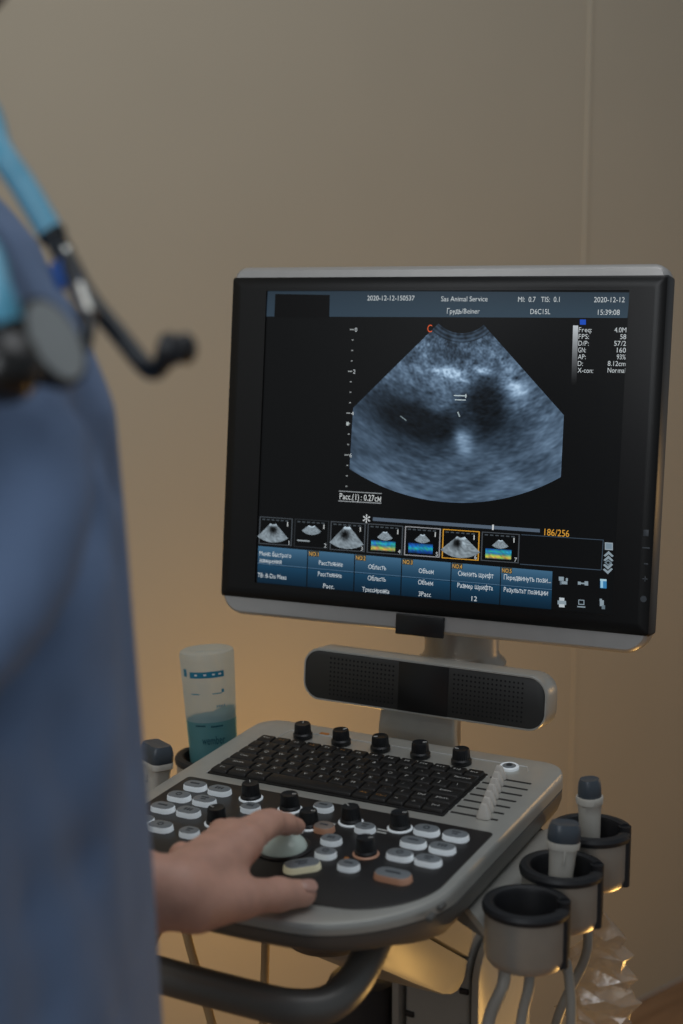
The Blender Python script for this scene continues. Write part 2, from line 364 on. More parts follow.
def oval_btn(parent, a, bb, w=.0225, d=.0150, hgt=.0050, side=lit_w, top=btn_top, rz=0, icon=0):
    b = MB(); R = lambda s, z: [(x, y, z) for x, y in rrect(w*s, d*s - 0, d*s*.48, 8)]
    b.loft([R(1.04, 0), R(1.0, hgt*.7), R(.95, hgt*.94)], side, caps=(True, False))
    b.loft([R(.95, hgt*.94), R(.86, hgt*1.03), R(.4, hgt*1.06)], top, caps=(False, True))
    z = hgt*1.07
    if icon % 4 == 0: b.box((0, 0, z), (w*.42, d*.16, .0004), icon_m, .0001)
    elif icon % 4 == 1:
        for k in (-1, 0, 1): b.box((k*w*.13, 0, z), (w*.08, d*.3, .0004), icon_m, .0001)
    elif icon % 4 == 2: b.lathe([(d*.2, -.0001), (d*.2, .0002), (d*.12, .0002), (d*.12, -.0001)], icon_m, Matrix.Translation((0, 0, z)), 16)
    else:
        b.box((0, d*.12, z), (w*.34, d*.12, .0004), icon_m, .0001); b.box((0, -d*.12, z), (w*.24, d*.12, .0004), icon_m, .0001)
    return b.build('button', parent, Matrix.Translation((a, bb, .0015)) @ Matrix.Rotation(rz, 4, 'Z'))
ic = 0
for a, bb in [(-.1095, -.0885), (-.083, -.0885), (-.1095, -.1145), (-.083, -.1135), (-.1090, -.1405), (-.0825, -.1395), (.124, -.0895), (.1505, -.0895), (.1238, -.1153), (.1500, -.1153), (.1238, -.1408), (.1490, -.1405)]:
    oval_btn(panel, a, bb, icon=ic); ic += 1
oval_btn(panel, -.110, -.170, icon=1)
oval_btn(panel, -.0875, -.1745, icon=2)
oval_btn(panel, -.058, -.1745, .018, .0145, icon=3)
for i, (a, bb) in enumerate([(.0212, -.0825), (.0594, -.1385), (.0672, -.1625), (.0745, -.1065), (.0947, -.1745), (-.0369, -.1100)]):
    oval_btn(panel, a, bb, .0182, .0150, icon=i)
tag(oval_btn(panel, .0425, -.120, .0182, .0155, .0054, lit_o, btn_top_o, icon=0), 'amber lit round button')
tag(oval_btn(panel, .0610, -.1905, .0300, .0165, .0056, lit_y, btn_top, rz=.75, icon=3), 'slanted long cream lit button')
tag(oval_btn(panel, .1352, -.1765, .0310, .0165, .0056, lit_o, btn_top, icon=0), 'long button with amber edge')
for a, bb, rg in [(-.0506, -.0872, lit_w), (-.0063, -.0938, lit_w), (-.0496, -.1449, lit_w), (.0264, -.1179, lit_w), (.0555, -.0961, lit_w), (.0993, -.0900, lit_w), (.0956, -.1461, lit_o)]:
    encoder(panel, a, bb, .0083, .0165, rg)
# trackball
b = MB(); b.lathe([(.0245, 0), (.0245, .0015), (.0225, .0024), (.0205, .0016)], black_p, seg=48)
b.lathe([(.0205*math.cos(t), .0005 + .0125*math.sin(t)) for t in np.linspace(0, PI/2 - .01, 12)], ball_m, seg=48, mats=[ball_m]*11)
b.build('trackball', panel, Matrix.Translation((.0275, -.1640, .0014)))

# --- keyboard
kb = MB(); kb.box((0, 0, -.001), (.2435, .1015, .005), tray_m, .001)
keyb = kb.build('keyboard', mach, MCON)
rows = [
 [('Esc',1),('F1',1),('F2',1),('F3',1),('F4',1),('F5',1),('F6',1),('F7',1),('F8',1),('F9',1),('F10',1),('F11',1),('F12',1),('Ins',1)],
 [('`',.8),('1',1),('2',1),('3',1),('4',1),('5',1),('6',1),('7',1),('8',1),('9',1),('0',1),('-',1),('=',1),('Backspace',1.6)],
 [('Tab',1.3),('Q',1),('W',1),('E',1),('R',1),('T',1),('Y',1),('U',1),('I',1),('O',1),('P',1),('[',1),(']',1),('\\',1.1)],
 [('Caps',1.6),('A',1),('S',1),('D',1),('F',1),('G',1),('H',1),('J',1),('K',1),('L',1),(';',1),("'",1),('Enter',1.8)],
 [('Shift',2.0),('Z',1),('X',1),('C',1),('V',1),('B',1),('N',1),('M',1),(',',1),('.',1),('/',1),('Del',1),('Shift',1.4)],
 [('Fn',1.1),('Ctrl',1.2),('Alt',1.2),(' ',5.2),('Alt',1),('Ctrl',1),('<',1),('>',1),('End',1.2)]]
kw_, kd_ = .2405, .0985
for ri, row in enumerate(rows):
    tot = sum(k[1] for k in row); x = -kw_/2; ph = kd_/6; y = kd_/2 - ph*(ri + .5)
    for ki, (nm, wd_) in enumerate(row):
        w = kw_*wd_/tot; cx = x + w/2; x += w
        b = MB(); R = lambda i, z: [(px, py + (.0004 if z > .002 else 0), z) for px, py in rrect(w - .0009 - i, ph - .0009 - i, .0012, 3)]
        b.loft([R(0, 0), R(.0002, .0010), R(.0020, .0027), R(.0030, .0029)], key_m)
        amber = (ri == 5 and ki in (4, 5)) or (ri == 0 and 1 <= ki <= 6 and ki % 2)
        if nm.strip():
            sz = .0058 if len(nm) == 1 else .0042
            v, f = fit_text(nm, -w*.12 if len(nm) == 1 else 0, .0012, sz, min(w*.6, .0024*len(nm)) if len(nm) > 1 else None)
            b.add([(p[0], p[1], .0031) for p in v], f, legend_o if amber else legend_m)
        b.build('key', keyb, Matrix.Translation((cx, y, .0016)), smooth=40)

# --- monitor
MW0, MW1, MV0, MV1 = -.2296, .2240, -.1868, .1765
def mring(inset, z, v0=MV0, v1=MV1, rb=.024, rt=.014):
    a0, a1, b0, b1 = MW0 + inset, MW1 - inset, v0 + inset, v1 - inset; out = []
    for cx_, cy_, r, t0 in ((a1, b1, rt, 0), (a0, b1, rt, PI/2), (a0, b0, rb, PI), (a1, b0, rb, 1.5*PI)):
        r = max(r - inset, .0012); qx = -1 if cx_ == a1 else 1; qy = -1 if cy_ == b1 else 1
        for k in range(9):
            t = t0 + PI/2*k/8; out.append((cx_ + qx*r + r*math.cos(t), cy_ + qy*r + r*math.sin(t), z))
    return out
b = MB()
b.loft([mring(.05, -.052), mring(.03, -.050), mring(.012, -.044), mring(.003, -.034), mring(0, -.022), mring(0, -.006), mring(.0015, -.002), mring(.004, 0), mring(.02, 0)], silver_m,
       mats=[rubber, rubber, rubber, rubber] + [silver_m]*5)
mon_o = b.build('monitor', mach, MMON)
# black front: full width with wrapping sides
b = MB(); R = lambda i, z: [(x, y, z) for x, y in rrect(.4550 - 2*i, .3358 - 2*i, .003, 4, -.0029, -.0014)]
b.loft([R(0, -.026), R(0, -.004), R(.0012, .0006), R(.0035, .0022), R(.012, .0024)], bezel_m, caps=(True, False))
bz_in = [(x, y, .0024) for x, y in rrect(.4550 - .024, .3358 - .024, .003, 4, -.0029, -.0014)]
scr_c = rrect(.378, .303, .001, 4); 
b.loft([bz_in, [(x, y, .0024) for x, y in scr_c], [(x*.9985, y*.9985, .0002) for x, y in scr_c]], bezel_m, caps=(False, False))
bezel = b.build('bezel', mon_o)
b = MB(); b.box((-.0032, -.1795, .0012), (.0515, .021, .0032), gloss_b, .001); tag(b.build('sensor_tab', mon_o), 'black tab on the lower silver edge')
for px, py, k in ((646, 533, 0), (646, 548, 1), (646, 564, 2), (645, 579, 3), (643.5, 599, 4)):
    x, y = mon(px, py, .0026); b = MB(); m_ = icon_m
    if k == 0: b.box((0, 0, 0), (.005, .006, .0006), m_, .0002)
    elif k in (1, 2): b.box((0, 0, 0), (.007 if k == 1 else .004, .0014, .0006), m_, .0002)
    elif k == 3: b.box((0, 0, 0), (.005, .0012, .0006), m_, .0002); b.box((0, 0, 0), (.0012, .005, .0006), m_, .0002)
    else: b.lathe([(.003, -.0003), (.003, .0003), (.0001, .0003)], m_, seg=16)
    b.build('menu_button', mon_o, Matrix.Translation((x, y, .0026)))

# the picture on the display
class Screen:
    def __init__(s): s.v = []; s.f = []; s.c = []
    def poly(s, pts, col, z, faces=None):           # pts in plane units; col one linear colour or one per point
        o = len(s.v); s.v += [(p[0], p[1], z) for p in pts]
        s.c += [col]*len(pts) if not isinstance(col[0], (list, tuple)) else list(col)
        s.f += [[o + i for i in f] for f in (faces or [list(range(len(pts)))])]
    def px(s, pts, col, z, rect=True): s.poly([mon(*p) for p in pts], col, z)
    def text(s, st, x, y, size, col, wpx=None, align='C', z=.0007):
        a, v = mon(x, y); w = None
        if wpx:
            a2, _ = mon(x + wpx, y); w = abs(a2 - a)
        vv, f = fit_text(st, a, v, size, w, align); s.poly(vv, col, z, f)
    def grid(s, P, C, z):
        r, c = len(P), len(P[0]); o = len(s.v)
        for i in range(r):
            for j in range(c): s.v.append((P[i][j][0], P[i][j][1], z)); s.c.append(C[i][j])
        for i in range(r - 1):
            for j in range(c - 1): s.f.append([o + i*c + j, o + (i+1)*c + j, o + (i+1)*c + j + 1, o + i*c + j + 1])
S = Screen(); lc = lambda *c: tuple(lin(c))
S.poly([(-.189, -.1515), (.189, -.1515), (.189, .1515), (-.189, .1515)], lc(13, 14, 15), .0001)
S.px([(268, 290.5), (630, 292.5), (627.5, 318), (266.3, 316.5)], [lc(44, 58, 70), lc(46, 60, 72), lc(52, 70, 84), lc(50, 66, 80)], .0003)
S.px([(275.5, 294), (330, 295), (329.5, 317.6), (274.5, 316.8)], lc(9, 9, 10), .0005)
Wt = lc(198, 205, 208)
for t, x, y, w_ in (('2020-12-12-150537', 391, 298, 48), ('Sas Animal Service', 464.5, 298.8, 47), ('Грудь/Beiner', 463.5, 311, 33), ('MI:  0.7   TIS:  0.1', 539, 299.3, 42), ('D6C15L', 540.5, 311.5, 20), ('2020-12-12', 609.5, 299.6, 31), ('15:39:08', 609, 312.2, 22)):
    S.text(t, x, y, .0070, Wt, w_)
for k, (l_, v_) in enumerate((('Freq:', '4.0M'), ('FPS:', '58'), ('D/P:', '57/2'), ('GN:', '160'), ('AP:', '93%'), ('D:', '8.12cm'), ('X-con:', 'Normal'))):
    y = 329.6 + 6.75*k
    S.text(l_, 579 - k*.2, y, .0066, Wt, 2.6*len(l_), 'L'); S.text(v_, 626.5 - k*.15, y + .3, .0066, Wt, 3.0*len(v_), 'R')
S.px([(580, 319.5), (586, 319.6), (586, 324.8), (580, 324.7)], lc(30, 80, 190), .0005)
gp = [[mon(573.2 - .03*j*6, 325.5 + j*6), mon(578.4 - .03*j*6, 325.6 + j*6)] for j in range(11)]
S.grid(gp, [[lc(*(int(185*(1 - j/10)) + 13, int(192*(1 - j/10)) + 13, int(196*(1 - j/10)) + 14))]*2 for j in range(11)], .0005)
# depth scale
for k in range(17):
    y = 329.5 + 10.45*k; x = 353.5 - .042*(y - 329.5); n = 3.5 if k % 4 == 0 else 1.1
    if y > 490: break
    S.px([(x - n, y - .5), (x + .6, y - .5), (x + .6, y + .6), (x - n, y + .6)], lc(150, 155, 155), .0005)
    if k % 4 == 0: S.text(str(k//2), x + 1.6, y + .2, .0058, Wt, None, 'L')
S.px([(346.5, 422), (349, 422), (349, 425.5), (346.5, 425.5)], lc(180, 190, 190), .0005)
S.text('C', 430, 328.3, .0105, lc(225, 95, 50), 4.6)
# the scan: speckled fan
def blur(A, n, ax):
    for _ in range(n): A = (np.roll(A, 1, ax) + 2*A + np.roll(A, -1, ax)) / 4
    return A
def fan_tone(X, Y, R, T):
    g = lambda cx, cy, sx, sy, rot=0: np.exp(-(((X-cx)*math.cos(rot) + (Y-cy)*math.sin(rot))/sx)**2 - ((-(X-cx)*math.sin(rot) + (Y-cy)*math.cos(rot))/sy)**2)
    v = .27 + .09*np.clip((R - 120)/80, 0, 1) + 0*X
    v = v + .06*np.exp(-((R - 60)/26)**2)
    v = v - .30*g(402, 415, 40, 21, .25) - .34*g(488, 402, 18, 30) - .24*g(438, 428, 30, 16) - .12*g(468, 397, 16, 14) - .08*g(400, 448, 60, 16) + .05*np.exp(-((R - 85)/26)**2)
    v = v - .10*g(505, 428, 26, 20) - .18*g(452, 352, 26, 9)
    v = v + .42*g(449, 373.5, 20, 5.5, .12) + .38*g(483, 371, 9, 4.5, .2) + .16*g(465, 381, 8, 9) + .42*g(511, 384, 12, 9, .7) + .12*g(522, 398, 17, 15, .7)
    v = v + .46*g(462, 436, 8, 7.5) + .30*g(465, 449, 7, 9) + .14*g(438, 404, 9, 9) + .16*g(424, 352, 11, 3.5, .75) + .12*g(405, 372, 14, 4, .8) + .10*g(392, 380, 10, 5, .8)
    v = v + .12*g(500, 360, 30, 4, .75) + .10*g(470, 350, 30, 3, .1) + .08*g(545, 420, 18, 30)
    return np.clip(v, .01, 1)
NR, NA = 190, 210; ap = (462.0, 300.3)
th = np.radians(np.linspace(-45.3, 41.6, NA)); rad = np.linspace(33, 202.5, NR)
T, R_ = np.meshgrid(th, rad); X = ap[0] + R_*np.sin(T); Y = ap[1] + R_*np.cos(T)
tone = fan_tone(X, Y, R_, T) + .06
n1 = blur(blur(rng.standard_normal((NR, NA)), 5, 1), 1, 0); n1 /= n1.std(); n2 = blur(blur(rng.standard_normal((NR, NA)), 40, 1), 6, 0); n2 /= n2.std()
n3 = blur(blur(rng.standard_normal((NR, NA)), 120, 1), 40, 0); n3 /= n3.std()
amp = np.clip(1.05 - (R_ - 60)/150, .45, .95)
tone = tone*(1 + .11*n1*amp + .13*n2*amp + .08*n3) + .012*n1
band = (R_ < 42); tone = np.where(band, .24 + .08*np.sin(R_*1.6) + .04*n2, tone)
tone = np.clip(tone, .0, .95)
PP = []; CC = []
for i in range(NR):
    pr_, pc = [], []
    for j in range(NA):
        y = Y[i, j]; xl = 353.3 - (y - 408)*3.3/55; xr = 564 - (y - 415)*3/61; x = X[i, j]
        if y > 400: x = min(max(x, xl), xr)
        pr_.append(mon(x, y)); t = tone[i, j]; e = t**1.05
        pc.append(lc(8 + 165*e + 30*e*e, 11 + 220*e, 14 + 282*e - 40*e*e))
    PP.append(pr_); CC.append(pc)
S.grid(PP, CC, .0004)
# measuring caliper in the scan
for p in ([(454, 395), (467, 395.4), (467, 396.4), (454, 396)], [(455, 399.3), (466, 399.6), (466, 400.5), (455, 400.2)], [(465.6, 394), (466.5, 394), (466.3, 398), (465.4, 398)]):
    S.px(p, lc(190, 205, 210), .0006)
S.px([(457.2, 412), (458.5, 411.6), (460.5, 416.5), (459.3, 417)], lc(150, 165, 170), .0006)
S.px([(400, 416.3), (401, 415.7), (407, 420.2), (406.2, 421)], lc(120, 135, 140), .0006)
# measurement read-out
S.px([(339, 490.6), (382, 493.2), (382, 494), (339, 491.4)], lc(150, 155, 158), .0005)
S.px([(338.6, 500.4), (381.6, 502.8), (381.6, 503.7), (338.6, 501.3)], lc(150, 155, 158), .0005)
S.text('Расс.(1) : 0.27см', 360.5, 497.2, .0088, lc(215, 220, 220), 42)
S.text('*', 366.6, 521.5, .020, lc(215, 220, 222), 7)
S.px([(373, 517.2), (540, 529), (540, 532.4), (373, 520.8)], lc(86, 100, 116), .0005)
S.px([(492.5, 524.6), (494, 524.7), (493.8, 530), (492.3, 529.9)], lc(220, 224, 224), .0006)
S.text('186/256', 557, 532.6, .0092, lc(220, 160, 60), 25)
# clip strip
def thumb(x0, y0, x1, y1, kind, num, frame):
    sl = (y1 - y0)
    q = lambda u, v: (x0 + (x1 - x0)*u - 1.2*v, y0 + 2.4*u*(x1 - x0)/34 + (sl - 2.4)*v)
    S.px([q(0, 0), q(1, 0), q(1, 1), q(0, 1)], frame, .0005); e = .03
    S.px([q(e, e), q(1 - e, e), q(1 - e, 1 - e), q(e, 1 - e)], lc(9, 10, 11), .0006)
    for k in range(6): S.px([q(.08 + .14*k, .08), q(.08 + .14*k + .09, .08), q(.08 + .14*k + .09, .12), q(.08 + .14*k, .12)], lc(70, 78, 84), .0007)
    cx, cy, r0, r1, hw = {0: (.42, .12, .14, .80, 40), 1: (.5, .12, .12, .42, 48), 2: (.48, .05, .12, .88, 38), 3: (.5, .18, .08, .36, 42), 4: (.5, .1, .16, .85, 44)}[kind]
    n, m = 14, 18; P, C = [], []
    for i in range(n):
        a_, c_ = [], []
        for j in range(m):
            t = math.radians(-hw + 2*hw*j/(m - 1)); r = r0 + (r1 - r0)*i/(n - 1); u, v = cx + r*.9*math.sin(t), cy + r*math.cos(t)
            g = .42 + .18*rng.random() - .55*math.exp(-((u - .42)/.12)**2 - ((v - .45)/.16)**2)*(kind in (0, 2, 4)) + .25*(i < 2)
            g += .3*(kind == 4)*math.exp(-((u - .55)/.08)**2 - ((v - .45)/.1)**2)
            g = min(1, max(.04, g*1.25)); a_.append(mon(*q(u, v))); c_.append(lc(205*g, 225*g, 238*g))
        P.append(a_); C.append(c_)
    S.grid(P, C, .0008)
    if kind == 3:
        n, m = 8, 14; P = [[mon(*q(.12 + .68*j/(m-1), .56 + .34*i/(n-1))) for j in range(m)] for i in range(n)]
        cols = ((20, 60, 120), (40, 130, 175), (50, 160, 185), (45, 120, 170), (90, 150, 130), (180, 180, 90), (200, 180, 80), (60, 90, 90))
        if num == '5': cols = ((20, 50, 110), (30, 90, 160), (30, 110, 185), (35, 150, 190), (45, 160, 170), (30, 100, 160), (25, 70, 140), (20, 50, 100))
        S.grid(P, [[lc(*[min(255, c*(.75 + .45*rng.random())) for c in cols[i]]) for j in range(m)] for i in range(n)], .0008)
    if kind == 1: S.px([q(.1, .74), q(.46, .74), q(.46, .79), q(.1, .79)], lc(150, 160, 165), .0008)
    S.px([q(.84, .14), q(.87, .14), q(.87, .3), q(.84, .3)], lc(190, 195, 195), .0008)
    a, b_ = q(.92, .88); S.text(num, a, b_, .0060, Wt, None, 'C', .0009)
gf = lc(70, 76, 82)
for i, (x0, y0, x1, y1, k, fr) in enumerate(((260, 516.3, 293, 546, 0, gf), (295, 518.5, 329.5, 549, 1, lc(40, 44, 48)), (331, 521, 366, 552, 2, gf), (368, 523.3, 403.5, 555, 3, gf), (405.3, 526, 441, 557.5, 3, lc(150, 152, 156)), (443, 528.8, 480, 560.5, 4, lc(205, 150, 50)), (482, 531.5, 520, 563, 3, gf))):
    thumb(x0, y0, x1, y1, k, str(i + 1), fr)
for p in ([(521.5, 534.3), (603, 539.6), (603, 540.3), (521.5, 535)], [(520, 563.7), (601, 569.6), (601, 570.4), (520, 564.5)], [(603, 539.6), (603.8, 539.6), (601.8, 570), (601, 570)]): S.px(p, lc(60, 74, 88), .0005)
# menu rows
xs = [258, 308, 355, 402, 451.5, 501, 553]
yt = lambda x: 545.8 + (x - 258)*.0868; yb = lambda x: 582.5 + (x - 258)*.0925
for i in range(6):
    x0, x1 = xs[i] + .5, xs[i+1] - .5
    for hv in (0, 1):
        n = 6; P, C = [], []
        for k in range(n):
            f0 = (hv + k/(n-1)*.985)*.5; P.append([mon(x - 1.2*f0, yt(x) + (yb(x) - yt(x))*f0) for x in (x0, x1)])
            tcol = ((62, 102, 136), (46, 82, 112)) if hv == 0 else ((26, 66, 94), (12, 36, 54)); s_ = k/(n-1)
            if hv == 0: tcol = ((66, 106, 136), (30, 62, 86))
            C.append([lc(*[tcol[0][q]*(1-s_) + tcol[1][q]*s_ for q in range(3)])]*2)
        S.grid(P, C, .0004)
    if i: S.px([(x0 + .6, yt(x0) + .2), (x0 + 11, yt(x0) + 1), (x0 + 10.7, yt(x0) + 6.8), (x0 + .4, yt(x0) + 6)], lc(64, 66, 60), .0006); S.text('NO.%d' % i, x0 + 5.5, yt(x0) + 3.6, .0056, lc(215, 165, 80), 9.5)
    S.px([(x0 - .7, (yt(x0) + yb(x0))/2 - 1.2), (x1 - .7, (yt(x1) + yb(x1))/2 - 1.2), (x1 - .7, (yt(x1) + yb(x1))/2 - .6), (x0 - .7, (yt(x0) + yb(x0))/2 - .6)], lc(80, 112, 140), .0005)
Mt = lc(205, 214, 220)
for t, x, y, w_ in (('Меню быстрого', 275.5, 554.3, 32), ('измерения', 270.8, 560.8, 22), ('TB: B-Dis Meas', 272.3, 576, 29), ('Расстояние', 331, 563.3, 24), ('Расстояние', 330, 574.5, 24), ('Расс.', 329, 586, 11),
                ('Область', 377.5, 567, 18), ('Область', 377, 578.4, 18), ('Трассировка', 376, 590, 27.5), ('Объем', 426.5, 571, 15), ('Объем', 425.8, 582.4, 15), ('3Расс', 425, 594, 12.5),
                ('Сменить шрифт', 476, 574.4, 36), ('Размер шрифта', 475.3, 586.4, 36), ('12', 474.5, 598.5, 5.5), ('Передвинуть пози...', 527.5, 578.6, 48), ('Результат позиции', 526, 591, 45)):
    S.text(t, x, y, .0067, Mt, w_)
# icons
Ic = lc(140, 156, 166)
def q4(x, y, w, h, col=Ic, z=.0006): S.px([(x - w/2, y - h/2), (x + w/2, y - h/2 + .07*w), (x + w/2, y + h/2 + .07*w), (x - w/2, y + h/2)], col, z)
q4(561.5, 578.5, 5, 4); q4(564.5, 582.5, 6, 3); q4(561, 582.5, 2, 4, lc(90, 104, 114)); q4(567, 579.5, 2, 3)
q4(583, 583, 9, 1.4); q4(579.5, 583, 3, 3); q4(586.5, 583.2, 3.6, 4.2)
q4(603.5, 584, 6.4, 8, lc(60, 130, 180)); q4(602, 583.6, 2.4, 8, lc(150, 200, 225), .0007); q4(603.5, 579.8, 6.4, 2, lc(170, 205, 220), .0007)
q4(562, 602.3, 8.5, 4); q4(562, 599, 5, 3, lc(190, 200, 206)); q4(562, 605.5, 5.5, 3, lc(190, 200, 206), .0007)
q4(581.5, 602, 6, 5); q4(581.5, 602, 4.4, 3.4, lc(16, 20, 24), .0007); q4(581.5, 606.5, 8, 1.2)
q4(602, 603, 4, 6); q4(603.5, 607, 3.4, 4, lc(100, 116, 126)); q4(601, 599.8, 2.4, 2.4)
q4(609, 546, 8, 7.5, lc(150, 164, 174)); q4(609, 546, 6, 5.4, lc(120, 140, 154), .0007)
for x, y, s in ((608.8, 553.5, 1), (608.6, 558, 1), (608.2, 567, -1), (608, 571.5, -1)):
    S.px([(x - 5, y + 2*s), (x, y - 2.6*s), (x + 5, y + 2.4*s), (x + 3.4, y + 3.6*s), (x, y + .6*s), (x - 3.4, y + 3.2*s)][::s], Ic, .0006)
S.px([(604.6, 562.4), (608.4, 559.4), (612.2, 562.8), (608.4, 566)], lc(110, 126, 136), .0006); S.px([(606.6, 562.5), (608.4, 561.2), (610.2, 562.8), (608.4, 564.2)], lc(12, 14, 16), .0008)
me = bpy.data.meshes.new('screen'); me.from_pydata(S.v, [], S.f); me.materials.append(screen_m)
at = me.attributes.new('picture', 'FLOAT_COLOR', 'POINT'); at.data.foreach_set('color', [c for col in S.c for c in (*col, 1)])
so = bpy.data.objects.new('screen', me); COL.objects.link(so); so.parent = mon_o; so['label'] = 'lit display showing a grey ultrasound fan and blue menu'
# make every face look out of the panel
import bmesh
bm = bmesh.new(); bm.from_mesh(me)
bad = [f for f in bm.faces if f.normal.z < 0]; bmesh.ops.reverse_faces(bm, faces=bad); bm.to_mesh(me); bm.free()

# --- mount, neck, loudspeaker
Lm = MMON @ Vector((.0, -.05, -.05))
b = MB(); b.box((0, -.04, -.058), (.11, .11, .016), rubber, .004); b.build('mount_plate', mon_o)
NKX, NKY = .027, .205
b = MB(); T_ = Matrix.Translation((NKX, NKY, KZ))
b.box((.010, NKY - .045, KZ + .0), (.046, .08, .06), neck_m, .01)
b.lathe([(.044, .020), (.051, .026), (.0525, .034), (.0515, .050), (.0485, .058), (.041, .061)], neck_m, T_, 48)
b.lathe([(.0435, .0605), (.0460, .063), (.0468, .0655), (.0455, .068), (.0405, .072), (.0385, .078), (.038, .14), (.038, .17)], neck_m, T_, 48)
b.tube(spline([(NKX, NKY, KZ + .15), (NKX - .006, NKY + .01, KZ + .21), (Lm.x, Lm.y + .02, Lm.z)], 6), .03, rubber)
b.build('neck', mach)
# loudspeaker bar
SPM = Matrix.Translation((.0268, .105, KZ + .0605)) @ Matrix.Rotation(math.radians(-4), 4, 'X') @ Matrix.Rotation(PI/2, 4, 'X')   # x along bar, y up, z to the front
b = MB(); R = lambda i, z: [(x, y, z) for x, y in rrect(.263 - 2*i, .0535 - 2*i, .019 - i, 10)]
b.loft([R(.006, -.034), R(.002, -.032), R(0, -.027), R(0, .000), R(.0008, .0015), R(.0022, .0015), R(.0024, .0005)], silver)
spk = b.build('speaker_bar', mach, SPM)
b = MB(); b.loft([R(.0024, -.001), R(.0024, .0010), R(.0036, .0018)], grille_m)
b.box((.0035, 0, .0016), (.054, .0490, .0008), gloss_b, .0003)
for side in (-1, 1):
    cxs = .0035 + side*.068
    for i in range(17):
        for j in range(9):
            x, y = cxs + (i - 8)*.0044, (j - 4)*.0046
            if abs(x - .0) > .124 or (abs(x) > .118 and abs(y) > .014): continue
            b.add([(x + .0011*math.cos(k*PI/3), y + .0011*math.sin(k*PI/3), .00195) for k in range(6)], [list(range(6))], hole_m)
b.build('grille', spk)
b = MB()
def plate(z, y, w, th, cx=.020): return [(px, py, z) for px, py in rrect(w, th, .003, 3, cx - .004, y)]
b.loft([plate(KZ - .02, .125, .088, .012), plate(KZ + .012, .122, .084, .010), plate(KZ + .045, .128, .080, .010)], silver)
b.build('support_plate', mach)

# --- probe holders
def holder(a, bb, h, slot_c, slot_w=.75, r=.0335, hgt=.046, label=None):
    P = MCON @ Vector((a, bb, h)); b = MB(); n = 40
    angs = [slot_c + slot_w/2 + (2*PI - slot_w)*k/n for k in range(n + 1)]
    def sweep(mb, prof, m):
        rings = [[(rr0*math.cos(t), rr0*math.sin(t), z) for rr0, z in prof] for t in angs]; mb.loft(rings, m)
    sweep(b, [(r - .006, -hgt + .001), (r - .004, -hgt - .001), (r - .0015, -hgt + .002), (r, -hgt + .008), (r, -.004), (r - .003, -.003), (r - .006, -.003)], cup_m)
    sweep(b, [(.017, -hgt + .001), (r - .006, -hgt + .001), (r - .006, -hgt + .004), (.017, -hgt + .004)], silver_d)
    o = b.build('probe_holder', mach, Matrix.Translation(P))
    b = MB()
    sweep(b, [(r - .0065, -hgt + .005), (r - .004, -hgt + .004), (r - .0008, -.006), (r + .0016, -.005), (r + .0022, -.0015), (r + .0008, .0014), (r - .004, .0024), (r - .0068, .0012), (r - .0080, -.002), (r - .0078, -hgt + .005)], rubber)
    for t in (slot_c + slot_w/2 - .02, slot_c - slot_w/2 + .02):
        b.tube([((r - .0035)*math.cos(t), (r - .0035)*math.sin(t), z) for z in (-hgt + .001, -hgt*.5, -.004, .0002)], .0056, rubber)
    b.build('rubber_liner', o); return P
H = [holder(.2285, -.1290, -.0215, math.radians(16)), holder(.2330, -.0600, -.020, math.radians(16)), holder(.2350, .0090, -.0145, math.radians(16))]
HL = [holder(-.2030, .0870, -.046, math.radians(150), r=.0420), holder(-.1930, -.0420, -.048, math.radians(150), r=.030)]
b = MB()
def flat(pts, z0, z1): return [[(x, y, z0) for x, y in pts], [(x, y, z1) for x, y in pts]]
b.loft(flat([(.08, -.05), (.150, -.105), (.200, -.135), (.206, -.06), (.209, .012), (.20, .03), (.14, .09), (.08, .12)], -.060, -.048), silver_d)
b.loft(flat([(.165, -.112), (.202, -.150), (.2035, -.095), (.2045, -.02), (.2105, .03), (.185, .05), (.165, .02)], -.048, -.040), silver)
b.loft(flat([(-.04, .12), (-.10, .09), (-.15, .055), (-.161, .02), (-.161, -.05), (-.12, -.075), (-.04, -.05)], -.060, -.046), silver_d)
b.build('holder_bracket', mach, MCON)

# --- handle and underside
HZ = KZ - .094
pts = [(-.06, -.09, HZ + .046), (-.075, -.13, HZ + .040), (-.092, -.165, HZ + .020), (-.100, -.19, HZ), (-.098, -.235, HZ), (-.065, -.255, HZ), (-.02, -.258, HZ), (.05, -.258, HZ), (.088, -.255, HZ), (.112, -.240, HZ + .002), (.121, -.212, HZ + .012), (.118, -.170, HZ + .030), (.111, -.130, HZ + .042), (.10, -.09, HZ + .046)]
b = MB(); b.tube(spline(pts, 8), .0138, silver_d, seg=20, flat=1.05); b.build('handle', mach)
b = MB(); b.lathe([(.052, -.05), (.051, -.105), (.047, -.125), (.036, -.136), (.01, -.140)][::-1], hub_m, Matrix.Translation((.012, -.06, KZ)), 40); b.build('swivel_hub', mach)

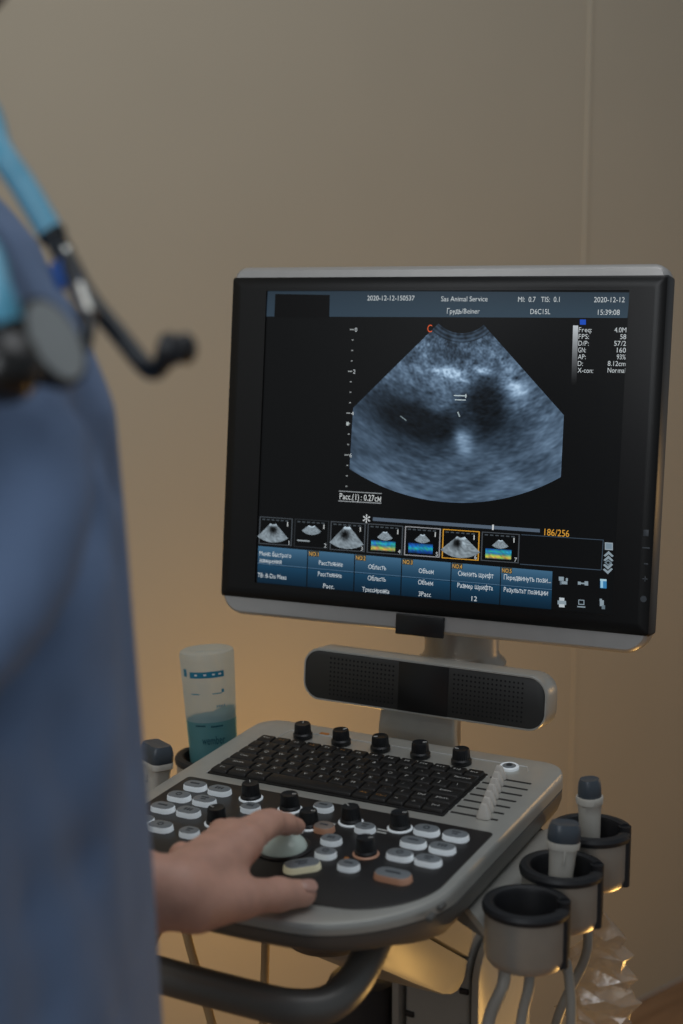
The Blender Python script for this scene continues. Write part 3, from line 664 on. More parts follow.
# --- column, base
def rbox(mb, a0, a1, b0, b1, z0, z1, r, m, bev=.004):
    R = lambda i, z: [(x, y, z) for x, y in rrect(a1 - a0 - 2*i, b1 - b0 - 2*i, max(r - i, .001), 10, (a0 + a1)/2, (b0 + b1)/2)]
    mb.loft([R(bev, z0), R(bev*.3, z0 + bev*.3), R(0, z0 + bev), R(0, z1 - bev), R(bev*.3, z1 - bev*.3), R(bev, z1)], m)
def slab(mb, poly, a0, a1, m, bev=.010):       # side outline (y, z) run across the cart with rounded flanks
    cy_, cz_ = sum(p[0] for p in poly)/len(poly), sum(p[1] for p in poly)/len(poly); R_ = max(abs(p[0] - cy_) for p in poly)
    rg = lambda a, i: [(a, cy_ + (y - cy_)*(1 - i/R_), KZ + cz_ + (z - cz_)*(1 - i/R_)) for y, z in poly]
    mb.loft([rg(a0, bev), rg(a0 + bev*.3, bev*.3), rg(a0 + bev, 0), rg(a1 - bev, 0), rg(a1 - bev*.3, bev*.3), rg(a1, bev)], m)
lowp = [(-.07, -.075), (-.066, -.135), (-.050, -.158), (-.03, -.171), (.03, -.209), (.09, -.245), (.112, -.255), (.128, -.258), (.142, -.254), (.150, -.246), (.155, -.237), (.05, -.168), (.0, -.135), (-.02, -.075)]
upp = [(-.018, -.075), (.002, -.134), (.052, -.1665), (.157, -.2352), (.172, -.215), (.178, -.18), (.17, -.12), (.15, -.075)]
b = MB(); slab(b, lowp, -.022, .062, housing_m, .004); slab(b, upp, -.022, .062, housing_m, .003); b.build('support_arm', mach)
b = MB(); rbox(b, -.015, .055, .190, .28, .16, KZ - .06, .02, housing_m); b.build('column', mach)
b = MB(); rbox(b, -.012, .062, .156, .30, .16, KZ - .20, .004, housing_m, .002)
for z in (KZ - .272, KZ - .312):
    for a in (-.006, .056): b.box((a, .1555, z), (.010, .004, .006), base_m, .001)
b.build('lower_housing', mach)
for a in (.0705, -.0205):
    b = MB(); pr2 = []
    for y, z in [(.150, .15), (.30, .15), (.30, KZ - .222)] + [(.150 + .04 - .04*math.sin(t), KZ - .262 + .04*math.cos(t)) for t in np.linspace(0, PI/2, 10)]: pr2.append((y, z))
    b.loft([[(a - .0045, .15 + (y - .15)*.99 + .0015, z - .0015) for y, z in pr2], [(a - .0035, y, z) for y, z in pr2], [(a + .0035, y, z) for y, z in pr2], [(a + .0045, .15 + (y - .15)*.99 + .0015, z - .0015) for y, z in pr2]], housing_m); b.build('side_panel', mach)
b = MB(); rbox(b, -.105, -.028, .13, .30, .16, KZ - .285, .03, base_m, .012); b.build('power_unit', mach)
b = MB(); rbox(b, -.21, .25, -.10, .42, .075, .16, .09, base_m, .02); b.build('base', mach)
for a, bb in ((-.18, -.06), (.22, -.06), (-.18, .38), (.22, .38)):
    b = MB(); b.box((a, bb, .07), (.03, .04, .03), silver_d, .004); c = b.build('caster', mach)
    b = MB(); b.lathe([(.02, -.012), (.034, -.011), (.036, -.004), (.036, .004), (.034, .011), (.02, .012)], wheel_m, Matrix.Translation((a, bb, .036)) @ Matrix.Rotation(PI/2, 4, 'Y'), 28); b.build('wheel', c)

# ------------------------------------------------------------------ probes and cables
def probe(P, R_tilt, w, d, hgt, label, cablepts, cab=cable_g, head_h=.0150, ridge=True, sq=.48, hs=1):
    root = empty('ultrasound_probe', P); tag(root, label, 'ultrasound probe', 'probes standing in the side cups')
    M = R_tilt; b = MB(); R = lambda sw, sd, z: [(x, y, z) for x, y in rrect(w*sw, d*sd, min(w*sw, d*sd)*sq, 7)]
    b.loft([R(.45, .5, -.050), R(.6, .62, -.040), R(.70, .74, -.02), R(.74, .80, .0), R(.80, .84, hgt*.55), R(.88, .92, hgt*.78), R(.98, 1.0, hgt - .006), R(1.0, 1.02, hgt - .001), R(.97, .99, hgt)], probe_m, M)
    if ridge: b.box((0, -d*.43, hgt*.62), (.0028, .003, .016), probe_m, .001, M)
    b.build('grip', root)
    b = MB(); b.loft([R(.97*hs, .99*hs, hgt), R(1.0*hs, 1.02*hs, hgt + .001), R(.98*hs, .98*hs, hgt + head_h*.55), R(.93*hs, .90*hs, hgt + head_h - .003), R(.84*hs, .74*hs, hgt + head_h), R(.5*hs, .3*hs, hgt + head_h - .0005)], probe_d, M)
    tag(b.build('head', root), 'dark grey scanning head')
    iM = Matrix.Translation(-Vector(P))
    b = MB(); b.tube(spline(cablepts, 8), .0042, cab, iM, seg=12); b.build('cable', root)
    return root
def mw(a, bb, z): return MROOT @ Vector((a, bb, z))
hw = [MROOT @ p for p in H]; hl = [MROOT @ p for p in HL]
P2 = hw[1] + Vector((-.001, 0, -.004)); rz = Matrix.Rotation(-KY + .5, 4, 'Z')
probe(P2, Matrix.Rotation(.06, 4, 'Y') @ rz, .0275, .022, .027, 'grey white ultrasound probe standing in the middle cup of the right holders',
      [P2 + Vector((0, 0, -.045)), P2 + Vector((.002, -.004, -.08)), at_depth(567, 965, 1.19), at_depth(571, 1024, 1.19), at_depth(560, 1110, 1.22), mw(.084, .20, KZ - .42)])
P3 = hw[2] + Vector((-.0015, 0, -.004))
probe(P3, Matrix.Rotation(-.03, 4, 'Y') @ Matrix.Rotation(.5, 4, 'Z'), .0235, .0225, .033, 'slimmer ultrasound probe standing in the rearmost cup near the wall',
      [P3 + Vector((0, 0, -.045)), P3 + Vector((-.004, -.012, -.065)), at_depth(586, 955, 1.245), at_depth(556, 1024, 1.265), at_depth(548, 1110, 1.33), mw(.084, .28, KZ - .44)], ridge=False, hs=.86, head_h=.0155)
PL = hl[1] + Vector((.002, 0, .012))
probe(PL, Matrix.Rotation(.05, 4, 'Y') @ Matrix.Rotation(-.9, 4, 'Z'), .034, .024, .034, 'ultrasound probe standing on the left side beside the gel bottle',
      [PL + Vector((0, 0, -.045)), PL + Vector((-.01, 0, -.09)), at_depth(160, 925, 1.36), at_depth(120, 1010, 1.36), at_depth(150, 1100, 1.4), mw(-.16, .2, KZ - .50)], cable_t, .0165, sq=.28)
for k, (pts, m_, lab) in enumerate((
    ([(507, 955), (503, 985), (488, 1024), (478, 1110)], cable_g, 'thick grey cable hanging under the empty front cup, leftmost of its bunch'),
    ([(531, 955), (529, 985), (521, 1024), (512, 1110)], cable_g, 'pale grey cable hanging under the middle of the empty front cup'))):
    dp = 1.165 + .02*k; P = [at_depth(x, y, dp) for x, y in pts]; P[0] = P[0] + Vector((0, .012, -.006)); P.append(mw(.084, .17, KZ - .46 - .04*k))
    b = MB(); b.tube(spline(P, 8), .0052 if k == 0 else .0046, m_, seg=12); tag(b.build('probe_cable'), lab, 'cable', 'cables under the right holders')
for k, (pts, lab) in enumerate((
    ([(180, 885), (187, 935), (212, 1024), (226, 1090)], 'tan cable sloping down behind the handle below the hand'),
    ([(267, 890), (265.5, 945), (264, 1010), (263, 1090)], 'tan cable hanging straight down behind the handle'))):
    dp = 1.44 - .03*k; P = [at_depth(x, y, dp) for x, y in pts]; P.append(mw(-.175 + .05*k, .10, KZ - .50 - .02*k))
    b = MB(); b.tube(spline(P, 8), .0046 if k == 0 else .0042, cable_t, seg=12); tag(b.build('hanging_cable'), lab, 'cable', 'cables behind the handle')

# ------------------------------------------------------------------ gel bottle, cap down in its ring
GB = hl[0] + Vector((0, 0, -.048)); g = empty('gel_bottle', GB); tag(g, 'frosted gel bottle standing upside down, half full of blue gel', 'bottle')
g.rotation_euler = (math.radians(-3), math.radians(-3.5), 0)
BR, BH = .0285, .163
outer = [(.010, .006), (.016, .012), (.0215, .018), (.0245, .026), (.0248, .034)] + [(.0248 + (BR - .0248)*k/30, .034 + (BH - .044)*k/30) for k in range(1, 31)] + [(BR + .0002, BH - .006), (BR - .0006, BH - .0015), (BR - .003, BH), (.018, BH + .0004), (.010, BH - .002), (.0001, BH - .002)]
b = MB(); b.lathe(outer, bottle_m, seg=48, caps=(False, False), mats=[wet_m if outer[min(k + 1, len(outer) - 1)][1] < .092 else bottle_m for k in range(len(outer))])
R0 = lambda z: .0248 + (BR - .0248)*(z - .034)/(BH - .044) + .00025
def wrap(mb, pts, faces, m, zc, a0):        # bend flat print round the bottle
    mb.add([(R0(zc + y)*math.cos(a0 + x/BR), R0(zc + y)*math.sin(a0 + x/BR), zc + y) for x, y in pts], faces, m)
A0 = math.radians(-90 + 8)
def band(x0, x1, z0, z1, m=teal_p, cut=None):
    n = 20; p = []; f = []
    for k in range(n + 1):
        x = x0 + (x1 - x0)*k/n; p += [(x, z0), (x, z1)]
    for k in range(n): f.append([2*k, 2*k + 2, 2*k + 3, 2*k + 1])
    wrap(b, p, f, m, 0, A0)
band(-.022, .0165, .137, .1435); band(-.032, -.0265, .138, .146); band(-.022, -.012, .1195, .1205); band(.002, .013, .1195, .1205); band(.0125, .0155, .1205, .124)
band(-.020, -.008, .0855, .0870, teal_d); band(-.002, .012, .0845, .0860, teal_d)
for k in range(5): band(.006 + k*.0022, .0072 + k*.0022, .105, .1075)
v, f = fit_text('wember', 0, 0, .0125, .027); wrap(b, v, f, teal_d, .071, A0)
for x in (-.016, -.006, .003, .010): 
    band(x, x + .003, .1395, .1412, legend_m)
bo = b.build('bottle', g)
b = MB(); zt = .094; prof = [(r_ - .0012, z) for r_, z in outer if z < zt - .004] + [(R0(zt) - .0015, zt)]
rings = []
for r_, z in prof: rings.append([(r_*math.cos(2*PI*k/48), r_*math.sin(2*PI*k/48), z + (.006*math.sin(2*PI*k/48*1 + 2.2) + .003*math.sin(4*PI*k/48) if z >= zt - .001 else 0)) for k in range(48)])
b.loft(rings, gel_m); tag(b.build('gel', g), 'blue gel in the lower half')
b = MB(); b.lathe([(.0001, -.008), (.006, -.008), (.011, -.006), (.012, .008), (.0105, .011)], rubber, seg=24); b.build('cap', g)

# ------------------------------------------------------------------ clear bag under the rear cup
bag = MB(); BP = at_depth(601, 920, 1.29); n, m = 11, 11; rb = np.random.default_rng(8); rings = []
bx = Vector((.94, -.3, 0)); by = Vector((.3, .94, 0))
for j in range(m):
    t = j/(m - 1); r_ = []; zz = (j % 2 - .5)*2
    for k in range(n):
        a = 2*PI*(k + .5*(j % 2))/n; w = (.012 + .018*min(1, t*2.6))*(1 + .16*zz + .34*(rb.random() - .5))
        r_.append(tuple(bx*(w*math.cos(a) + .003*math.sin(t*11)) + by*(w*.6*math.sin(a)) + Vector((0, 0, -.100*t + .009*(rb.random() - .5)))))
    rings.append(r_)
rings[0] = [(p[0]*.3, p[1]*.3, .008) for p in rings[0]]
bag.loft(rings, bag_m, caps=(False, True)); bo = bag.build('plastic_bag', M=Matrix.Translation(BP), smooth=5)
bo.data.polygons.foreach_set('use_smooth', [False]*len(bo.data.polygons))
tag(bo, 'crumpled clear plastic bag hanging below the rear probe cup', 'plastic bag')

#PERSON_BEGIN
# ------------------------------------------------------------------ the clinician
PX, PY, PA = -.2540, .72, math.radians(-8)
person_M = Matrix.Translation((PX, PY, 0)) @ Matrix.Rotation(PA, 4, 'Z'); person_I = person_M.inverted()
def loc(p): return person_I @ Vector(p)
def hj(x, y, h):                                   # a joint over the console, seen at x,y, h above the plate
    a, bb = con(x, y, h); return loc(MCW @ Vector((a, bb, h)))
def cj(a, bb, h): return loc(MCW @ Vector((a, bb, h)))
class SDF:
    def __init__(s, xs, ys, zs): s.x, s.y, s.z = [np.asarray(q, np.float32) for q in (xs, ys, zs)]; s.d = np.full((len(xs), len(ys), len(zs)), .5, np.float32)
    def win(s, lo, hi):
        sl = []
        for ax, l, h in zip((s.x, s.y, s.z), lo, hi): sl.append(slice(max(0, int(np.searchsorted(ax, l)) - 1), min(len(ax), int(np.searchsorted(ax, h)) + 1)))
        return tuple(sl), s.x[sl[0]][:, None, None], s.y[sl[1]][None, :, None], s.z[sl[2]][None, None, :]
    def put(s, sl, d, k, sub=False):
        a = s.d[sl]
        if sub: s.d[sl] = np.maximum(a, -d); return
        if k <= 0: s.d[sl] = np.minimum(a, d); return
        h = np.maximum(k - np.abs(a - d), 0)/k; s.d[sl] = np.minimum(a, d) - h*h*k*.25
    def cone(s, p, q, r0, r1, k=.02):
        p, q = [float(t) for t in p], [float(t) for t in q]; R = max(r0, r1) + .06
        sl, X, Y, Z = s.win([min(a, b) - R for a, b in zip(p, q)], [max(a, b) + R for a, b in zip(p, q)])
        e = [b - a for a, b in zip(p, q)]; L2 = sum(t*t for t in e) + 1e-9
        t = np.clip(((X - p[0])*e[0] + (Y - p[1])*e[1] + (Z - p[2])*e[2])/L2, 0, 1)
        d = np.sqrt((X - p[0] - t*e[0])**2 + (Y - p[1] - t*e[1])**2 + (Z - p[2] - t*e[2])**2) - (r0 + (r1 - r0)*t)
        s.put(sl, d, k)
    def ell(s, c, r, k=.02, sub=False):
        R = max(r) + .06; sl, X, Y, Z = s.win([t - R for t in c], [t + R for t in c])
        q = np.sqrt(((X - c[0])/r[0])**2 + ((Y - c[1])/r[1])**2 + ((Z - c[2])/r[2])**2); s.put(sl, (q - 1)*min(r), k, sub)
    def trunk(s, tab, k=.03):                       # tab: z, cx, rx, ry
        t = np.array(tab, np.float32); sl, X, Y, Z = s.win((-.3, -.35, t[0, 0] - .05), (.3, .35, t[-1, 0] + .05)); z = s.z[sl[2]]
        cx, rx, ry = [np.interp(z, t[:, 0], t[:, i])[None, None, :] for i in (1, 2, 3)]
        q = (np.abs((X - cx)/rx)**2.3 + np.abs(Y/ry)**2.3)**(1/2.3); d = (q - 1)*np.minimum(rx, ry)
        d = np.maximum(d, np.maximum(t[0, 0] - Z, Z - t[-1, 0])); s.put(sl, d, k)
    def mesh(s, name, m, parent):
        D = s.d; ins = D < 0; nx, ny, nz = D.shape
        acc = np.zeros((nx-1, ny-1, nz-1, 3), np.float32); cnt = np.zeros((nx-1, ny-1, nz-1), np.float32)
        cor = [s.x, s.y, s.z]; quads = []
        act = np.zeros((nx-1, ny-1, nz-1), bool)
        edges = []
        for ax in range(3):
            s0 = [slice(None)]*3; s1 = [slice(None)]*3; s0[ax] = slice(0, -1); s1[ax] = slice(1, None)
            a, c = D[tuple(s0)], D[tuple(s1)]; I = np.argwhere((a < 0) != (c < 0))
            av, cv = a[tuple(I.T)], c[tuple(I.T)]; t = av/(av - cv)
            P = np.stack([cor[i][I[:, i]] for i in range(3)], 1).astype(np.float32)
            P[:, ax] = cor[ax][I[:, ax]] + t*(cor[ax][I[:, ax] + 1] - cor[ax][I[:, ax]])
            o1, o2 = (ax + 1) % 3, (ax + 2) % 3
            ok = (I[:, o1] > 0) & (I[:, o2] > 0) & (I[:, o1] < D.shape[o1] - 1) & (I[:, o2] < D.shape[o2] - 1)
            I, P, av = I[ok], P[ok], av[ok]; cells = []
            for d1, d2 in ((0, 0), (-1, 0), (-1, -1), (0, -1)):
                J = I.copy(); J[:, o1] += d1; J[:, o2] += d2; tj = tuple(J.T)
                for i in range(3): np.add.at(acc[..., i], tj, P[:, i])
                np.add.at(cnt, tj, 1); cells.append(J)
            edges.append((cells, av < 0))
        act = cnt > 0; idx = np.full(act.shape, -1, np.int64); idx[act] = np.arange(act.sum())
        V = acc[act]/cnt[act][:, None]; F = []
        for cells, neg in edges:
            q = np.stack([idx[tuple(J.T)] for J in cells], 1); F.append(np.where(neg[:, None], q, q[:, ::-1]))
        F = np.concatenate(F)
        # light relaxation
        for _ in range(1):
            nb = np.zeros_like(V); nc = np.zeros(len(V), np.float32)
            for i, j in ((0, 1), (1, 2), (2, 3), (3, 0)):
                np.add.at(nb, F[:, i], V[F[:, j]]); np.add.at(nb, F[:, j], V[F[:, i]]); np.add.at(nc, F[:, i], 1); np.add.at(nc, F[:, j], 1)
            V = V*.5 + .5*nb/nc[:, None]
        me = bpy.data.meshes.new(name); me.vertices.add(len(V)); me.vertices.foreach_set('co', V.ravel())
        me.loops.add(F.size); me.loops.foreach_set('vertex_index', F.ravel().astype(np.int32)); me.polygons.add(len(F))
        me.polygons.foreach_set('loop_start', np.arange(0, F.size, 4, dtype=np.int32)); me.polygons.foreach_set('loop_total', np.full(len(F), 4, np.int32))
        me.update(calc_edges=True); me.validate(); me.polygons.foreach_set('use_smooth', [True]*len(me.polygons)); me.materials.append(m)
        o = bpy.data.objects.new(name, me); COL.objects.link(o)
        if parent: o.parent = parent
        return o
def axis(lo, hi, step, fine=None, fs=.002):
    out = [lo]
    while out[-1] < hi:
        x = out[-1]; st = step
        if fine: 
            dist = max(fine[0] - x, x - fine[1], 0); st = min(step, fs + dist*.25)
        out.append(x + st)
    return np.array(out)

# joints (person frame: x forward, y to the left, z up)
wrist = hj(163, 896, .043)
LS, LE = Vector((-.040, .180, 1.360)), Vector((-.10, .26, .99))
RS, RE, RW = Vector((-.040, -.180, 1.360)), Vector((-.055, -.265, 1.10)), Vector((.02, -.265, .86))
im, ip, idp, it = hj(245, 843, .054), hj(271, 823, .050), hj(286, 824, .040), hj(297, 826.5, .030)
mm, mp, md, mt = hj(231, 838, .053), hj(262, 825, .052), hj(276, 822, .037), hj(286, 825, .024)
rm, rp, rd, rt_ = hj(212, 851, .047), cj(.016, -.236, .043), cj(.008, -.212, .034), cj(.003, -.198, .022)
pm, pp, pd, pt = hj(194, 866, .036), cj(-.006, -.260, .031), cj(-.012, -.243, .024), cj(-.015, -.233, .016)
tc_, tm, ti, tt = hj(196, 902, .036), hj(240, 898, .028), hj(278, 894.5, .0165), hj(303, 893.5, .0115)
hl_, hh_ = [min(q[i] for q in (wrist, im, it, tt, pt, tm)) - .03 for i in range(3)], [max(q[i] for q in (wrist, im, it, tt, pt, tm)) + .03 for i in range(3)]
S1 = SDF(axis(-.26, .36, .011, (hl_[0], hh_[0]), .0021), axis(-.36, .52, .011, (hl_[1], hh_[1]), .0021), axis(.02, 1.76, .012, (hl_[2], hh_[2]), .0021))
B_ = S1
B_.trunk([(.84, -.01, .10, .155), (.95, -.01, .105, .165), (1.05, 0, .092, .140), (1.16, 0, .092, .140), (1.27, .0, .090, .145), (1.36, -.01, .072, .160), (1.41, -.025, .045, .11), (1.44, -.03, .035, .06)])
B_.cone((-.035, 0, 1.40), (-.025, 0, 1.53), .056, .055, .05)
for sy in (1, -1):
    B_.cone((-.03, sy*.04, 1.42), (-.040, sy*.160, 1.365), .042, .050, .04)
    hp, kn, an = (-.005, sy*.09, .86), (.01, sy*.095, .49), (-.03, sy*.10, .09)
    B_.cone(hp, kn, .085, .056, .05); B_.cone(kn, an, .056, .036, .03); B_.cone((-.05, sy*.10, .06), (.11, sy*.115, .045), .036, .028, .02)
# arms
def arm(sh, el, wr):
    B_.cone(sh, el, .050, .040, .03); mid = el + (wr - el)*.35; B_.cone(el, mid, .040, .041, .02); B_.cone(mid, wr, .041, .026, .02)
arm(LS, LE, wrist + (LE - wrist).normalized()*.03); arm(RS, RE, RW)
HX, HZ_ = -.012, .005
_e, _c = S1.ell, S1.cone
class HD:
    ell = staticmethod(lambda c, r, k=.02, sub=False: _e((c[0] + HX, c[1], c[2] + HZ_), r, k, sub))
    cone = staticmethod(lambda p, q, a, b, k=.02: _c((p[0] + HX, p[1], p[2] + HZ_), (q[0] + HX, q[1], q[2] + HZ_), a, b, k))
# head
HD.ell((.0, 0, 1.632), (.098, .076, .108), .03); HD.ell((.04, 0, 1.575), (.062, .056, .075), .03); HD.cone((.062, 0, 1.535), (.082, 0, 1.532), .024, .018, .03)
HD.cone((.095, 0, 1.625), (.116, 0, 1.588), .009, .013, .014)
for sy in (1, -1):
    HD.ell((.099, sy*.034, 1.622), (.016, .017, .012), 0, True); HD.ell((-.005, sy*.078, 1.605), (.020, .010, .031), .006); HD.cone((.088, sy*.012, 1.642), (.082, sy*.05, 1.642), .008, .007, .012)
HD.cone((.094, -.018, 1.560), (.094, .018, 1.560), .006, .006, .008); HD.cone((.093, -.016, 1.551), (.093, .016, 1.551), .007, .007, .006)
# left hand: palm, then each finger on its own
pc = [(wrist, im, .020, .0145), (wrist, mm, .021, .0148), (wrist, rm, .020, .0138), (wrist, pm, .019, .0128)]
wr2 = wrist + (LE - wrist).normalized()*.03
side = (im - pm).normalized(); palm_n = (MCW.to_3x3() @ Vector((0, 0, 1)))
wa, wb = wrist + side*.013, wrist - side*.013
B_.cone(wr2 + side*.010, wa, .0210, .0200, .012); B_.cone(wr2 - side*.010, wb, .0195, .0185, .012)
for p, q, r0, r1 in ((wa, im, .0200, .0135), (wa*.66 + wb*.34, mm, .0205, .0138), (wa*.34 + wb*.66, rm, .0200, .0130), (wb, pm, .0190, .0122)): B_.cone(p, q, r0, r1, .010)
B_.cone(im, mm, .0122, .0124, .006); B_.cone(mm, rm, .0122, .0118, .006); B_.cone(rm, pm, .0118, .0110, .006)
for ch, rad in (((im, ip, idp, it), (.0116, .0098, .0084, .0070)), ((mm, mp, md, mt), (.0120, .0104, .0090, .0080)), ((rm, rp, rd, rt_), (.0112, .0098, .0086, .0076)), ((pm, pp, pd, pt), (.0100, .0086, .0076, .0068))):
    F_ = SDF(S1.x, S1.y, S1.z)
    for i in range(3): F_.cone(ch[i], ch[i+1], rad[i], rad[i+1], .004)
    F_.ell(ch[1], (rad[1]*1.06,)*3, .003)
    sl, X, Y, Z = F_.win(hl_, hh_); S1.put(sl, F_.d[sl], .0035)
F_ = SDF(S1.x, S1.y, S1.z)
F_.cone(wrist + side*.016 - Vector((0, 0, .006)), tc_, .019, .0205, .01); F_.cone(tc_, tm, .0205, .0155, .008); F_.cone(tm, ti, .0145, .0118, .006); F_.cone(ti, tt, .0120, .0104, .005); F_.ell(ti, (.0122,)*3, .003)
sl, X, Y, Z = F_.win(hl_, hh_); S1.put(sl, F_.d[sl], .009)
B_.cone(tc_*.5 + tm*.5, im*.8 + wrist*.2 - palm_n*.004, .011, .011, .014)
# right hand, hanging beside the thigh
rh = RW; dn = Vector((.03, 0, -.08))
B_.cone(rh, rh + dn, .026, .030, .02); B_.cone(rh + Vector((.02, .012, -.02)), rh + Vector((.062, .03, -.075)), .015, .010, .012)
for i in range(4): 
    k0 = rh + dn + Vector((-.026 + .018*i, -.004, 0)); B_.cone(k0, k0 + Vector((.006, .006, -.045)), .010, .009, .003); B_.cone(k0 + Vector((.006, .006, -.045)), k0 + Vector((.010, .02, -.078 + .006*abs(i - 2))), .009, .007, .003)
body = S1.mesh('person', skin, None); body.matrix_basis = person_M
tag(body, 'person in a blue scrub top standing at the console, left hand over the trackball', 'person')
# thumb nail
ta = (tt - ti).normalized(); up_ = (palm_n - ta*palm_n.dot(ta)).normalized()
up_ = (up_*.80 + ta.cross(up_)*(-.45 if ta.cross(up_).dot(loc(CAM) - tt) < 0 else .45)).normalized(); sd_ = ta.cross(up_)
NM = Matrix((( ta.x, sd_.x, up_.x, 0), (ta.y, sd_.y, up_.y, 0), (ta.z, sd_.z, up_.z, 0), (0, 0, 0, 1))); NM.translation = tt + up_*.0098 + ta*.0015
b = MB(); R = lambda sx, z: [(x, y, z - 22*y*y) for x, y in rrect(.0128*sx, .0112*sx, .0045*sx, 5)]
b.loft([R(1, -.002), R(1, .0008), R(.8, .0013), R(.3, .0015)], nail_m, NM); tag(b.build('fingernail', body), 'pale thumb nail')
# scrub top
C_ = SDF(axis(-.25, .25, .0075), axis(-.40, .40, .0075), axis(.70, 1.50, .0075))
C_.trunk([(.72, .012, .145, .205), (.86, .012, .140, .200), (.988, .011, .137, .190), (1.055, .011, .1345, .186), (1.12, .010, .132, .182), (1.19, .010, .128, .178), (1.246, .010, .124, .180), (1.30, .010, .119, .184), (1.344, .006, .105, .184), (1.39, -.003, .087, .165), (1.42, -.014, .066, .12), (1.45, -.022, .048, .085)], .03)
C_.cone((-.035, -.15, 1.365), (-.060, -.255, 1.15), .074, .078, .05); C_.cone((-.035, .15, 1.365), (-.085, .245, 1.16), .074, .076, .05)
C_.cone((-.035, -.05, 1.41), (-.035, -.15, 1.365), .048, .066, .04); C_.cone((-.035, .05, 1.41), (-.035, .15, 1.365), .048, .066, .04)
def crease(p, q, w, dep):
    p, q = loc(p), loc(q); X, Y, Z = C_.x[:, None, None], C_.y[None, :, None], C_.z[None, None, :]; e = q - p; L2 = e.length_squared
    t = np.clip(((X - p.x)*e.x + (Y - p.y)*e.y + (Z - p.z)*e.z)/L2, 0, 1)
    r2 = (X - p.x - t*e.x)**2 + (Y - p.y - t*e.y)**2 + (Z - p.z - t*e.z)**2; C_.d += (dep*np.exp(-r2/(w*w))).astype(np.float32)
CR = [([(92, 430), (84, 500), (68, 560), (38, 630), (2, 700)], .016, .026), ([(58, 450), (44, 520), (18, 590), (-14, 650)], .026, -.020), ([(56, 388), (60, 440), (58, 500)], .010, .008), ([(84, 388), (106, 440), (120, 490)], .010, .008),
      ([(30, 440), (34, 520), (20, 600)], .020, -.008), ([(100, 600), (92, 760), (104, 1000)], .028, -.006), ([(56, 720), (84, 860), (112, 1010)], .014, .006), ([(128, 560), (138, 760)], .016, .004),
      ([(20, 780), (44, 900), (50, 1010)], .016, .006), ([(40, 250), (70, 300), (92, 340)], .010, .005)]
def surf(x, y):
    for dep in np.arange(.42, 1.1, .003):
        p = loc(at_depth(x, y, float(dep))); i, j, k = [int(round((p[t] - ax[0])/.0075)) for t, ax in enumerate((C_.x, C_.y, C_.z))]
        if 0 <= i < len(C_.x) and 0 <= j < len(C_.y) and 0 <= k < len(C_.z) and C_.d[i, j, k] < 0: return at_depth(x, y, float(dep))
    return at_depth(x, y, .62)
SEG = []
for pts, w, dep in CR:
    S_ = [surf(*p) for p in pts]
    SEG += [(S_[i], S_[i+1], w, dep) for i in range(len(S_) - 1)]
for sg in SEG: crease(*sg)
C_.ell((.025, 0, 1.490), (.070, .062, .070), 0, True)
top = C_.mesh('scrub_top', scrub_m, body)
C2 = SDF(axis(-.22, .22, .012), axis(-.30, .30, .012), axis(.06, 1.0, .012))
C2.trunk([(.80, 0, .125, .18), (.98, 0, .12, .172)], .03)
for sy in (1, -1): C2.cone((-.005, sy*.09, .85), (.01, sy*.10, .49), .105, .085, .04); C2.cone((.01, sy*.10, .49), (-.03, sy*.105, .11), .085, .072, .03)
C2.mesh('trousers', trouser_m, body)
for sy in (1, -1):
    C3 = SDF(axis(-.16, .20, .008), axis(sy*.11 - .10, sy*.11 + .10, .008), axis(-.01, .14, .008))
    C3.cone((-.06, sy*.10, .045), (.12, sy*.12, .038), .046, .040, .03); C3.cone((-.04, sy*.10, .05), (-.035, sy*.10, .09), .046, .048, .02)
    C3.d = np.maximum(C3.d, (.004 - C3.z)[None, None, :].astype(np.float32)); C3.mesh('shoe', shoe_m, body)
C4 = SDF(axis(-.15, .16, .006), axis(-.13, .13, .006), axis(1.46, 1.78, .006))
C4.ell((-.012, 0, 1.645), (.106, .088, .112), .01); C4.ell((-.035, 0, 1.575), (.075, .080, .075), .03); C4.cone((.045, -.062, 1.585), (.052, -.052, 1.512), .020, .014, .02); C4.cone((.045, .062, 1.585), (.052, .052, 1.512), .020, .014, .02)
C4.cone((.052, -.05, 1.512), (.088, 0, 1.508), .016, .020, .02); C4.cone((.052, .05, 1.512), (.088, 0, 1.508), .016, .020, .02)
C4.ell((.115, 0, 1.615), (.065, .062, .070), 0, True)
ho = C4.mesh('hair', hair_m, body); ho.location = (HX, 0, HZ_); tag(ho, 'brown hair')
for sy in (1, -1):
    b = MB(); b.lathe([(.0115*math.sin(t), -.0115*math.cos(t)) for t in np.linspace(.01, PI - .01, 12)], eye_w, Matrix.Translation((.084, sy*.034, 1.622)), 20); b.lathe([(.0055, 0), (.004, .0012), (.0001, .0014)], iris_m, Matrix.Translation((.0945, sy*.034, 1.622)) @ Matrix.Rotation(PI/2, 4, 'Y'), 16); b.build('eye', body, Matrix.Translation((HX, 0, HZ_)))

# ------------------------------------------------------------------ stethoscope round the neck
st = empty('stethoscope', (PX, PY, 1.40), PA); tag(st, 'light blue and black stethoscope hanging round the neck of the person in scrubs', 'stethoscope')
sI = st.matrix_basis.inverted() if False else (Matrix.Translation((PX, PY, 1.40)) @ Matrix.Rotation(PA, 4, 'Z')).inverted()
w2 = lambda x, y, d: sI @ at_depth(x, y, d)
pl = lambda x, y, z: Vector((x, y, z - 1.40))
